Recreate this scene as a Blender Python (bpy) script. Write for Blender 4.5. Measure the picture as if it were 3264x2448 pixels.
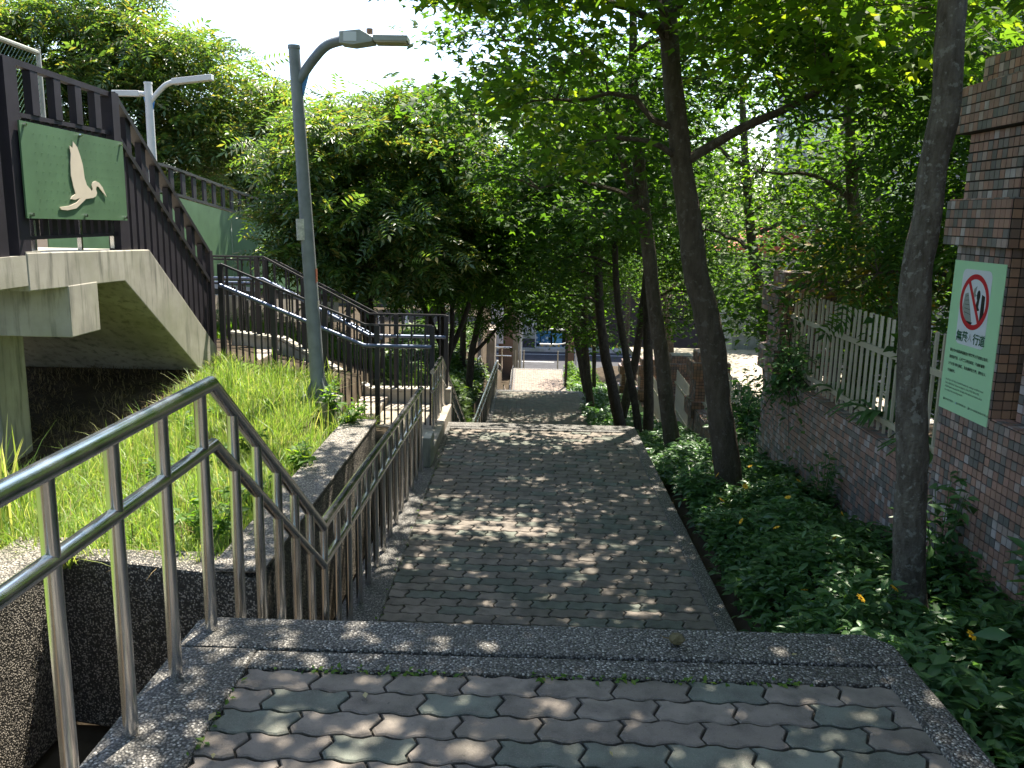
import bpy, math, random
import numpy as np
from mathutils import Vector, Matrix
R = math.radians
sc = bpy.context.scene
for o in list(bpy.data.objects): bpy.data.objects.remove(o)

# ------------------------------------------------------------------ camera, sky, sun, exposure
cam = bpy.data.cameras.new('camera'); cam.sensor_width = 36; cam.lens = 30.1; cam.clip_end = 3000; cam.clip_start = .02
camo = bpy.data.objects.new('camera', cam); sc.collection.objects.link(camo); sc.camera = camo
camo.matrix_world = (Matrix.Translation((0, 0, 1.42)) @ Matrix.Rotation(R(.89), 4, 'Z')
                     @ Matrix.Rotation(R(90 - 11.06), 4, 'X') @ Matrix.Rotation(R(1.15), 4, 'Z'))
SUN_EL, SUN_AZ = 62, 17            # degrees up; degrees to the right of the path direction (+Y)
wd = bpy.data.worlds.new('World'); sc.world = wd; wd.use_nodes = True
nt = wd.node_tree; bg = nt.nodes['Background']
sky = nt.nodes.new('ShaderNodeTexSky'); sky.sky_type = 'NISHITA'; sky.sun_disc = False
sky.sun_elevation = R(SUN_EL); sky.sun_rotation = R(SUN_AZ); sky.air_density = 1.0; sky.dust_density = 1.2; sky.ozone_density = 1.0
nt.links.new(sky.outputs[0], bg.inputs[0]); bg.inputs[1].default_value = .115
sl = bpy.data.lights.new('sun', 'SUN'); sl.energy = 5.0; sl.angle = R(.55); sl.color = (1, .93, .80)
so = bpy.data.objects.new('sun', sl); sc.collection.objects.link(so)
sd = Vector((math.sin(R(SUN_AZ)) * math.cos(R(SUN_EL)), math.cos(R(SUN_AZ)) * math.cos(R(SUN_EL)), math.sin(R(SUN_EL))))
so.rotation_euler = sd.to_track_quat('Z', 'Y').to_euler(); so.location = sd * 60
sc.view_settings.view_transform = 'Standard'; sc.view_settings.look = 'None'
sc.view_settings.exposure = 1.8; sc.view_settings.gamma = 1
cy = sc.cycles; cy.max_bounces = 7; cy.diffuse_bounces = 4; cy.glossy_bounces = 3; cy.transmission_bounces = 5
cy.transparent_max_bounces = 4; cy.use_denoising = True; cy.sample_clamp_indirect = 6
cy.caustics_reflective = False; cy.caustics_refractive = False

# ------------------------------------------------------------------ helpers
def tag(o, label=None, cat=None, group=None, kind=None):
    if label: o['label'] = label
    if cat: o['category'] = cat
    if group: o['group'] = group
    if kind: o['kind'] = kind
    return o
def link(o, parent=None):
    sc.collection.objects.link(o)
    if parent is not None:
        o.parent = parent; o.matrix_parent_inverse = PINV.get(parent.name, Matrix())
    return o
PINV = {}
def empty(name, loc=(0, 0, 0)):
    o = bpy.data.objects.new(name, None); o.location = loc; o.empty_display_size = .1
    sc.collection.objects.link(o); PINV[o.name] = Matrix.Translation(-Vector(loc))
    return o
def npmesh(name, V, F, flat=False):
    V = np.asarray(V, np.float32); F = np.asarray(F, np.int32)
    me = bpy.data.meshes.new(name); me.vertices.add(len(V)); me.vertices.foreach_set('co', V.ravel())
    me.loops.add(F.size); me.loops.foreach_set('vertex_index', F.ravel())
    me.polygons.add(len(F)); me.polygons.foreach_set('loop_start', np.arange(0, F.size, 3, dtype=np.int32))
    if flat: me.polygons.foreach_set('use_smooth', np.zeros(len(F), bool))
    me.update(calc_edges=True); return me
def obj(name, me, mat=None, parent=None, smooth=False):
    if mat is not None: me.materials.append(mat)
    if smooth: me.polygons.foreach_set('use_smooth', np.ones(len(me.polygons), bool))
    return link(bpy.data.objects.new(name, me), parent)

class MB:
    def __init__(s): s.v = []; s.f = []
    def add(s, V, F):
        n = len(s.v); s.v += [tuple(map(float, p)) for p in V]; s.f += [tuple(i + n for i in f) for f in F]; return s
    def box(s, x0, x1, y0, y1, z0, z1):
        return s.add([(x0,y0,z0),(x1,y0,z0),(x1,y1,z0),(x0,y1,z0),(x0,y0,z1),(x1,y0,z1),(x1,y1,z1),(x0,y1,z1)],
                     [(3,2,1,0),(4,5,6,7),(0,1,5,4),(1,2,6,5),(2,3,7,6),(3,0,4,7)])
    def tube(s, pts, rad, n=10, cap=True):
        pts = [Vector(p) for p in pts]; m = len(pts)
        if not hasattr(rad, '__len__'): rad = [rad] * m
        V = []; F = []; ref = None
        for i, p in enumerate(pts):
            a = pts[max(i-1, 0)]; b = pts[min(i+1, m-1)]
            t = (b - a).normalized()
            if 0 < i < m-1:
                t1 = (p - a).normalized(); k = 1 / max(.5, t.dot(t1))
            else: k = 1
            if ref is None: ref = Vector((1, 0, 0)) if abs(t.x) < .8 else Vector((0, 0, 1))
            u = (ref - t * ref.dot(t)).normalized(); w = t.cross(u); ref = u
            for j in range(n):
                an = 2 * math.pi * (j + .5) / n
                V.append(p + (u * math.cos(an) + w * math.sin(an)) * rad[i] * (1 if n < 5 else k if m < 6 else 1))
        for i in range(m-1):
            for j in range(n):
                F.append((i*n+j, i*n+(j+1) % n, (i+1)*n+(j+1) % n, (i+1)*n+j))
        if cap: F.append(tuple(range(n-1, -1, -1))); F.append(tuple((m-1)*n + j for j in range(n)))
        return s.add(V, F)
    def prism(s, poly, axis, a, b):
        """poly: 2-D outline; axis 'x' -> (y,z), 'y' -> (x,z), 'z' -> (x,y); extruded from a to b"""
        n = len(poly)
        mk = {'x': lambda p, t: (t, p[0], p[1]), 'y': lambda p, t: (p[0], t, p[1]), 'z': lambda p, t: (p[0], p[1], t)}[axis]
        V = [mk(p, a) for p in poly] + [mk(p, b) for p in poly]
        F = [tuple(range(n)), tuple(range(2*n-1, n-1, -1))] + [((i+1) % n, i, n+i, n+(i+1) % n) for i in range(n)]
        return s.add(V, F)
    def build(s, name, mat, parent=None, smooth=False, bevel=0):
        me = bpy.data.meshes.new(name); me.from_pydata(s.v, [], s.f); me.update()
        import bmesh
        bm = bmesh.new(); bm.from_mesh(me); bmesh.ops.recalc_face_normals(bm, faces=bm.faces); bm.to_mesh(me); bm.free()
        o = obj(name, me, mat, parent)
        if smooth:
            me.polygons.foreach_set('use_smooth', np.ones(len(me.polygons), bool))
            try: me.set_sharp_from_angle(angle=R(40))
            except Exception: pass
        if bevel:
            m = o.modifiers.new('bevel', 'BEVEL'); m.width = bevel; m.segments = 2; m.limit_method = 'ANGLE'
        return o

def spline(pts, n=6):
    P = np.array(pts, float); Q = np.vstack([2*P[0]-P[1], P, 2*P[-1]-P[-2]]); out = []
    for i in range(1, len(Q)-2):
        a, b, c, d = Q[i-1:i+3]
        for t in np.linspace(0, 1, n, endpoint=False):
            out.append(.5*((2*b)+(-a+c)*t+(2*a-5*b+4*c-d)*t*t+(-a+3*b-3*c+d)*t**3))
    out.append(P[-1]); return np.array(out)

# ------------------------------------------------------------------ materials
class NT:
    def __init__(s, name):
        s.m = bpy.data.materials.new(name); s.m.use_nodes = True; s.t = s.m.node_tree
        s.b = s.t.nodes['Principled BSDF']; s.out = s.t.nodes['Material Output']
    def n(s, ty, **kw):
        d = s.t.nodes.new('ShaderNode' + ty)
        for k, v in kw.items():
            if k in d.bl_rna.properties and not k.startswith('i_'): setattr(d, k, v)
        return d
    def l(s, a, b): s.t.links.new(a, b)
    def co(s, scale=1, kind='Object'):
        c = s.n('TexCoord'); m = s.n('Mapping')
        if not hasattr(scale, '__len__'): scale = (scale,)*3
        m.inputs['Scale'].default_value = scale; s.l(c.outputs[kind], m.inputs[0]); return m.outputs[0]
    def noise(s, scale, detail=4, rough=.55, co=None):
        t = s.n('TexNoise'); t.inputs['Scale'].default_value = scale; t.inputs['Detail'].default_value = detail
        t.inputs['Roughness'].default_value = rough
        s.l(co if co is not None else s.co(), t.inputs['Vector']); return t.outputs['Fac']
    def ramp(s, fac, stops, interp='LINEAR'):
        r = s.n('ValToRGB'); r.color_ramp.interpolation = interp; e = r.color_ramp.elements
        while len(e) < len(stops): e.new(.5)
        for el, (p, c) in zip(e, stops): el.position = p; el.color = tuple(c) + (1,) if len(c) == 3 else c
        s.l(fac, r.inputs[0]); return r.outputs[0]
    def mix(s, a, b, fac, mode='MIX'):
        m = s.n('MixRGB'); m.blend_type = mode
        for sock, v in ((m.inputs[1], a), (m.inputs[2], b), (m.inputs[0], fac)):
            if hasattr(v, 'is_output'): s.l(v, sock)
            elif hasattr(v, '__len__'): sock.default_value = tuple(v) + (1,)
            else: sock.default_value = v
        return m.outputs[0]
    def bump(s, h, strength=.5, dist=.01):
        b = s.n('Bump'); b.inputs['Strength'].default_value = strength; b.inputs['Distance'].default_value = dist
        s.l(h, b.inputs['Height']); s.l(b.outputs[0], s.b.inputs['Normal']); return b
    def base(s, c):
        if hasattr(c, 'is_output'): s.l(c, s.b.inputs['Base Color'])
        else: s.b.inputs['Base Color'].default_value = tuple(c) + (1,)
    def set(s, rough=None, metal=None, spec=None):
        if rough is not None: s.b.inputs['Roughness'].default_value = rough
        if metal is not None: s.b.inputs['Metallic'].default_value = metal
        if spec is not None: s.b.inputs['Specular IOR Level'].default_value = spec
        return s
M = {}
def simple(name, col, rough=.6, metal=0, spec=.4, var=.12, scale=6, bump=0, bscale=60):
    t = NT(name); f = t.noise(scale, 5)
    t.base(t.mix(tuple(c*(1-var) for c in col), tuple(min(1, c*(1+var)) for c in col), t.ramp(f, [(.3, (0,0,0)), (.7, (1,1,1))])))
    t.set(rough, metal, spec)
    if bump: t.bump(t.noise(bscale, 4), bump, .01)
    M[name] = t.m; return t.m

def paver_mat(name, a, b, field=False):
    t = NT(name); oi = t.n('ObjectInfo'); ge = t.n('NewGeometry')
    rnd = ge.outputs['Random Per Island'] if field else oi.outputs['Random']
    co = t.co(1, 'Object' if field else 'Generated')
    tc = t.n('TexCoord'); gpos = ge.outputs['Position']
    if field:
        c = t.ramp(rnd, [(0, tuple(x*.85 for x in a)), (.3, a), (.66, tuple(x*1.1 for x in a)), (.67, tuple(x*.9 for x in b)), (1, tuple(x*1.1 for x in b))])
    else:
        c = t.mix(tuple(x*.82 for x in a), tuple(x*1.15 for x in a), rnd)
    n1 = t.noise(9, 5, .6, gpos); n2 = t.noise(260, 3, .7, gpos); n3 = t.noise(2.2, 3, .5, gpos); n4 = t.noise(75, 5, .7, gpos)
    c = t.mix(c, (.055, .049, .043), t.ramp(n1, [(.42, (0,0,0)), (.72, (.75,.75,.75))]))
    c = t.mix(c, (.24, .21, .19), t.ramp(n2, [(.52, (0,0,0)), (.70, (.6,.6,.6))]))
    c = t.mix(c, (.07, .075, .055), t.ramp(n3, [(.5, (0,0,0)), (.72, (.4,.4,.4))]))
    c = t.mix(c, (.03, .028, .024), t.ramp(n4, [(.62, (0,0,0)), (.70, (.7,.7,.7))]))
    t.base(c); t.set(.85, 0, .25); t.bump(n4, .5, .004); M[name] = t.m
paver_mat('paver_pink', (.200, .170, .143), (.200, .170, .143))
paver_mat('paver_green', (.138, .150, .124), (.138, .150, .124))
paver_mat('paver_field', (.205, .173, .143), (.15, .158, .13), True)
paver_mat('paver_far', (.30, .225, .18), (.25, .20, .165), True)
simple('joint', (.03, .028, .022), .95, bump=.4)

def aggregate(name, dark, mid, light, scale, thr=.8, dirt=(.05, .045, .035)):
    t = NT(name); ge = t.n('NewGeometry'); p = ge.outputs['Position']
    v = t.n('TexVoronoi'); v.inputs['Scale'].default_value = scale; t.l(p, v.inputs['Vector'])
    sep = t.n('SeparateColor'); t.l(v.outputs['Color'], sep.inputs[0])
    c = t.ramp(sep.outputs[0], [(0, dark), (.45, tuple(x*1.3 for x in dark)), (.5, mid), (thr, tuple(x*1.15 for x in mid)), (thr+.02, light), (1, tuple(x*1.1 for x in light))])
    gap = t.ramp(v.outputs['Distance'], [(.0, (0,0,0)), (.42, (0,0,0)), (.62, (1,1,1))])
    c = t.mix(c, (.028, .026, .023), gap)
    st = t.noise(2.5, 5, .6, p)
    c = t.mix(c, dirt, t.ramp(st, [(.48, (0,0,0)), (.75, (.6,.6,.6))]))
    t.base(c); t.set(.6, 0, .4)
    inv = t.n('Math', operation='SUBTRACT'); inv.inputs[0].default_value = 1; t.l(v.outputs['Distance'], inv.inputs[1])
    t.bump(inv.outputs[0], .9, .006); M[name] = t.m
aggregate('pebble', (.10, .093, .085), (.185, .172, .155), (.42, .395, .355), 125, .86)
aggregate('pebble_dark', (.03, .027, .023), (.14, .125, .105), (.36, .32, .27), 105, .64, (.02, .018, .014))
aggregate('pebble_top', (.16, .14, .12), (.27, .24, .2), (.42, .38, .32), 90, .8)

def concrete(name, col, stain, streak=True):
    t = NT(name); p = t.n('NewGeometry').outputs['Position']
    n1 = t.noise(3.2, 6, .6, p)
    mp = t.n('Mapping'); mp.inputs['Scale'].default_value = (9, 9, 1.1); t.l(p, mp.inputs[0])
    n2 = t.noise(1.6, 5, .6, mp.outputs[0]); n3 = t.noise(120, 3, .6, p)
    c = t.mix(col, tuple(x*.72 for x in col), t.ramp(n1, [(.35, (0,0,0)), (.7, (1,1,1))]))
    if streak: c = t.mix(c, stain, t.ramp(n2, [(.50, (0,0,0)), (.72, (.85,.85,.85))]))
    n5 = t.noise(.9, 5, .6, p); c = t.mix(c, tuple(x*y for x, y in zip(col, (.42, .47, .32))), t.ramp(n5, [(.45, (0,0,0)), (.68, (.7,.7,.7))]))  # olive patches stand in for dim light and grass bounce on front faces
    t.base(c); t.set(.85, 0, .25); t.bump(n3, .25, .004); M[name] = t.m
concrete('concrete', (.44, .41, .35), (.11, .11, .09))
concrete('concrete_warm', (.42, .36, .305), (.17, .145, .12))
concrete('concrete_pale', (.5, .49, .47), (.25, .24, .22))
t = NT('steel'); p = t.n('NewGeometry').outputs['Position']
n1 = t.noise(14, 5, .6, p); t.base(t.mix((.60, .59, .58), (.72, .71, .70), n1)); t.set(.22, 1)
mp = t.n('Mapping'); mp.inputs['Scale'].default_value = (400, 6, 400); t.l(p, mp.inputs[0]); n2 = t.noise(1, 2, .5, mp.outputs[0])
t.l(t.ramp(n1, [(.3, (.17,.17,.17)), (.75, (.27,.27,.27))]), t.b.inputs['Roughness']); M['steel'] = t.m
simple('dark_paint', (.02, .018, .022), .5, 0, .4, .25, 8)
simple('dark_slat', (.022, .018, .025), .6, 0, .3, .3, 5)
simple('rail_blue', (.10, .12, .17), .35, .6, .5, .15)
simple('pole_paint', (.21, .225, .235), .5, .1, .4, .15, 10, .1, 120)
simple('pole_white', (.6, .6, .58), .45, 0, .4, .06)
simple('bracket_blue', (.06, .22, .5), .45)
simple('lamp_glass', (.42, .36, .27), .3, 0, .5, .1)
simple('lamp_grey', (.38, .40, .41), .45, .1, .4, .08)
simple('sticker', (.5, .48, .42), .6, 0, .3, .3, 40)
simple('sticker_red', (.45, .16, .1), .6, 0, .3, .4, 60)
simple('panel_green', (.085, .16, .085), .5, 0, .35, .16, 3)
simple('bird_beige', (.62, .54, .43), .6, 0, .3, .06)
simple('sign_green', (.46, .76, .47), .45, 0, .4, .03, 2)
simple('sign_white', (.72, .74, .80), .45, 0, .4, .03, 2)
simple('sign_red', (.55, .02, .03), .45, 0, .4, .04, 2)
simple('ink', (.02, .022, .02), .6, 0, .3, .1)
simple('ink_green', (.02, .11, .05), .6, 0, .3, .3, 30)
simple('ink_grey', (.3, .32, .3), .6, 0, .3, .1)
simple('ink_blue', (.3, .5, .7), .6, 0, .3, .1)
simple('picket', (.47, .42, .32), .55, 0, .35, .12, 5)
simple('grout', (.035, .029, .025), .9)
simple('soil', (.055, .042, .028), .95, 0, .1, .4, 4, .6, 20)
simple('straw', (.17, .13, .07), .9, 0, .1, .4, 8, .5, 40)
simple('grass_ground', (.10, .15, .03), .95, 0, .1, .4, 3, .5, 40)
simple('asphalt', (.055, .055, .06), .9, 0, .2, .2, 2, .3, 90)
simple('road_paint', (.6, .6, .58), .7)
simple('brick_red', (.20, .13, .095), .8, 0, .3, .25, 30, .3, 60)
simple('cabinet_blue', (.03, .14, .27), .5, 0, .4, .1)
simple('cabinet_top', (.12, .32, .48), .5, 0, .4, .1)
simple('flower_white', (.6, .68, .7), .6)
simple('hazard_yellow', (.5, .33, .05), .6)
simple('underpass_brown', (.07, .058, .052), .85, 0, .2, .15, 3)
simple('stone_rock', (.13, .11, .06), .9, 0, .2, .4, 30, .5, 60)
simple('glass_dark', (.10, .15, .17), .1, 0, .6, .1)
simple('window_frame', (.55, .56, .58), .5)
simple('roof_red', (.45, .10, .08), .7)
simple('petal', (.85, .48, .02), .6); simple('petal_core', (.5, .22, .01), .8)
simple('skin', (.45, .27, .19), .6); simple('cloth_black', (.02, .02, .025), .8); simple('cloth_red', (.5, .03, .03), .8)
simple('bollard_pale', (.75, .68, .75), .35)

def tile_mat(name, island, pal):
    t = NT(name)
    rnd = t.n('NewGeometry').outputs['Random Per Island'] if island else t.n('ObjectInfo').outputs['Random']
    n = len(pal); c = t.ramp(rnd, [(i/n, q) for i, q in enumerate(pal)], 'CONSTANT')
    p = t.n('NewGeometry').outputs['Position']
    c = t.mix(c, (.10, .085, .075), t.ramp(t.noise(5, 5, .6, p), [(.45, (0,0,0)), (.8, (.6,.6,.6))]))
    t.base(c); t.set(.42, 0, .45); M[name] = t.m
PAL = [tuple(min(1, c*k) for c, k in zip(q, (1.32, 1.2, 1.16))) for q in [(.26,.165,.14),(.17,.165,.165),(.23,.155,.135),(.36,.345,.36),(.285,.185,.155),(.115,.12,.122),(.24,.16,.14),(.31,.26,.25),(.30,.19,.16),(.15,.15,.15)]]
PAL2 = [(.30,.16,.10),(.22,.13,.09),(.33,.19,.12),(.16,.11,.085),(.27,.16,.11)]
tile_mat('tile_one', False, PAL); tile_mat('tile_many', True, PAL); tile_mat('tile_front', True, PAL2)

def bark(name, a, b, patch, scale=1.0):
    t = NT(name); p = t.n('NewGeometry').outputs['Position']
    mp = t.n('Mapping'); mp.inputs['Scale'].default_value = (14*scale, 14*scale, 4*scale); t.l(p, mp.inputs[0])
    n1 = t.noise(1.5, 6, .65, mp.outputs[0]); n2 = t.noise(19*scale, 5, .6, p); n3 = t.noise(60, 4, .6, p)
    c = t.mix(a, b, t.ramp(n1, [(.35, (0,0,0)), (.65, (1,1,1))]))
    c = t.mix(c, patch, t.ramp(n2, [(.57, (0,0,0)), (.63, (.7,.7,.7))]))
    t.base(c); t.set(.9, 0, .15)
    ad = t.n('Math', operation='ADD'); t.l(n1, ad.inputs[0]); t.l(n3, ad.inputs[1]); t.bump(ad.outputs[0], .8, .022); M[name] = t.m
bark('bark', (.07, .054, .04), (.12, .097, .075), (.155, .138, .115))
bark('bark_pale', (.075, .062, .05), (.165, .145, .122), (.26, .25, .225), 1.3)
bark('bark_dark', (.045, .034, .027), (.085, .066, .052), (.1, .085, .07))

def leafmat(name, cols, trans=.45, tint=(1.5, 1.45, .6), rough=.45, spec=.35):
    t = NT(name); rnd = t.n('NewGeometry').outputs['Random Per Island']
    n = len(cols); c = t.ramp(rnd, [(i/max(1, n-1), q) for i, q in enumerate(cols)])
    t.base(c); t.set(rough, 0, spec)
    tr = t.n('BsdfTranslucent'); t.l(t.mix(c, tint, 1, 'MULTIPLY'), tr.inputs[0])
    mx = t.n('MixShader'); mx.inputs[0].default_value = trans
    t.l(t.b.outputs[0], mx.inputs[1]); t.l(tr.outputs[0], mx.inputs[2]); t.l(mx.outputs[0], t.out.inputs['Surface']); M[name] = t.m
leafmat('leaf_maple', [(.05,.10,.03),(.065,.125,.032),(.08,.15,.03),(.10,.175,.03),(.18,.22,.035)], .56, (2.1, 2.1, .5), .6, .18)
leafmat('leaf_dark', [(.034,.07,.026),(.044,.092,.028),(.056,.115,.028),(.075,.14,.028)], .5, (2.1, 2.2, .5), .6, .18)
leafmat('leaf_pinnate', [(.055,.10,.04),(.07,.13,.044),(.088,.155,.046),(.115,.175,.05),(.22,.18,.06)], .48, (1.9, 1.95, .6), .38, .8)
leafmat('leaf_bright', [(.06,.13,.025),(.08,.165,.03),(.105,.19,.032),(.14,.20,.035)], .5, (1.9, 2.0, .5), .55, .25)
leafmat('leaf_cover', [(.05,.12,.048),(.068,.15,.056),(.085,.175,.06),(.11,.215,.065)], .35, (1.6, 1.7, .7), .4, .45)
leafmat('leaf_yellow', [(.07,.11,.03),(.10,.14,.03),(.12,.15,.03),(.30,.2,.03)], .5, (1.5, 1.4, .6))
leafmat('leaf_hedge', [(.035,.075,.02),(.05,.10,.025),(.08,.14,.03),(.12,.18,.035)], .35, (1.6, 1.7, .6))
leafmat('grass_blade', [(.115,.21,.04),(.16,.27,.052),(.21,.32,.068),(.28,.345,.10),(.36,.35,.19)], .46, (1.6, 1.6, .7), .45, .4)
leafmat('litter_leaf', [(.25,.14,.05),(.35,.28,.14),(.2,.25,.06)], .2)

# ------------------------------------------------------------------ the setting: ground sheet
def interp(x, xs, ys): return float(np.interp(x, xs, ys))
def path_z(y): return interp(y, [2.8, 4.4, 9.9, 14.9, 25, 32, 46, 49], [0, -1.0, -1.0, -3.3, -3.65, -6.5, -6.6, -8])
def bed_z(y): return interp(y, [0, 2.5, 4.4, 7.5, 10.5, 14, 18, 22, 26, 36, 46, 50], [-.42, -.45, -.72, -1.12, -1.68, -2.35, -3.1, -3.75, -4.0, -6.5, -6.8, -8.1])
def bed_zz(x, y): return min(bed_z(y), path_z(y) - .12 + max(0, x-1.36)*.9) if y < 30 else bed_z(y)
def left_z(x, y):
    if x > -2.0:
        return interp(y, [4.2, 7.5, 10.3, 13, 16, 20, 26, 33, 46, 50], [-.52, -.62, -1.05, -1.5, -2.3, -3.0, -3.45, -5.5, -6.7, -8.1])
    a = interp(y, [4.2, 6.5, 9.2, 12, 16, 20, 48, 56], [-.52, -.55, -.40, -.75, -1.8, -3.0, -3.4, -8.1])
    b = interp(y, [4.2, 6.5, 9.2, 12, 16, 20, 48, 56], [-.52, -.52, -.12, -.3, -1.4, -3.0, -3.4, -8.1])
    k = min(1, max(0, (-2.0 - x) / 1.4)); return a * (1-k) + b * k
def ground_z(x, y):
    if y > 50: return interp(y, [50, 62, 66, 95, 130, 200], [-8.1, -8.1, -8.6, -12.5, -12.6, -12.6])
    if -1.24 < x < 1.3: return path_z(y) - .5
    if x >= 1.3:
        z = bed_zz(x, y)
        return z if x < 2.9 else z + min(.35, (x - 2.9) * .25) + (.25 if y < 12 else 0)
    if y < 4.5 and -2.7 < x: return -1.55
    if y < 7.9 and x > -1.5: return -1.55
    return left_z(x, y)
xs = [-900, -300, -90, -45, -28, -18, -12, -9, -7, -5.5, -4.6, -4, -3.4, -3, -2.85, -2.72, -2.69, -2.3, -2.02, -1.98, -1.7, -1.51, -1.49, -1.3, -1.25, -1.23, 0, 1.29, 1.31, 1.4, 1.5, 1.6, 1.8, 2, 2.3, 2.6, 2.9, 3.5, 4.5, 6, 9, 14, 22, 40, 90, 300, 900]
ys = [-400, -60, -20, -6, -2, 0, 1.2, 2, 2.8, 3.5, 4.2, 4.49, 4.51, 4.8, 5.5, 6.5, 7.5, 7.89, 7.91, 8.5, 9.2, 10.3, 11, 12, 13, 14, 15, 16, 18, 20, 22, 24, 26, 29, 33, 36, 40, 44, 46, 48, 50, 50.2, 56, 62, 66, 72, 85, 95, 110, 130, 200, 500, 1500]
V = [(x, y, ground_z(x, y)) for y in ys for x in xs]; nx = len(xs)
F = []
for j in range(len(ys)-1):
    for i in range(nx-1):
        a = j*nx+i; F += [(a, a+1, a+nx+1), (a, a+nx+1, a+nx)]
g = obj('ground', npmesh('ground', V, F), M['soil']); tag(g, 'dark earth ground sloping down beside the stepped path', 'ground', kind='structure')

# ------------------------------------------------------------------ stepped path
PW, PR, GAP = .2315, .1115, .0085
def paver_mesh(name, simple_=False):
    a, b = .0085, .0125; nl, ne = (9, 5)
    sx, sy = (PW-GAP)/PW, (PR-GAP)/PR
    pts = []
    fx = lambda u: a*math.sin(4*math.pi*u/PW + .6)
    gy = lambda v: b*math.sin(2*math.pi*v/PR)
    for i in range(nl): u = -PW/2 + PW*i/(nl-1); pts.append((u*sx, (-PR/2)*sy + fx(u)))
    for i in range(1, ne-1): v = -PR/2 + PR*i/(ne-1); pts.append((PW/2*sx + gy(v), v*sy + fx(PW/2)*(1 - 0)))
    for i in range(nl): u = PW/2 - PW*i/(nl-1); pts.append((u*sx, PR/2*sy + fx(u)))
    for i in range(1, ne-1): v = PR/2 - PR*i/(ne-1); pts.append((-PW/2*sx + gy(v), v*sy + fx(-PW/2)))
    n = len(pts); V = []
    for s_, z in ((1, -.05), (1, -.004), (None, 0)):
        for (x, y) in pts:
            if s_ is None: d = math.hypot(x, y); V.append((x - .005*np.sign(x)*min(1, abs(x)*12), y - .005*np.sign(y), z))
            else: V.append((x, y, z))
    F = [tuple(range(2*n, 3*n))] + [(k*n+i, k*n+(i+1) % n, (k+1)*n+(i+1) % n, (k+1)*n+i) for k in (0, 1) for i in range(n)]
    me = bpy.data.meshes.new(name); me.from_pydata(V, [], F); me.update(); return me
pm = {k: paver_mesh('paver_'+k) for k in ('pink', 'green')}
for k in pm: pm[k].materials.append(M['paver_'+k])
rp = random.Random(4)
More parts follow.
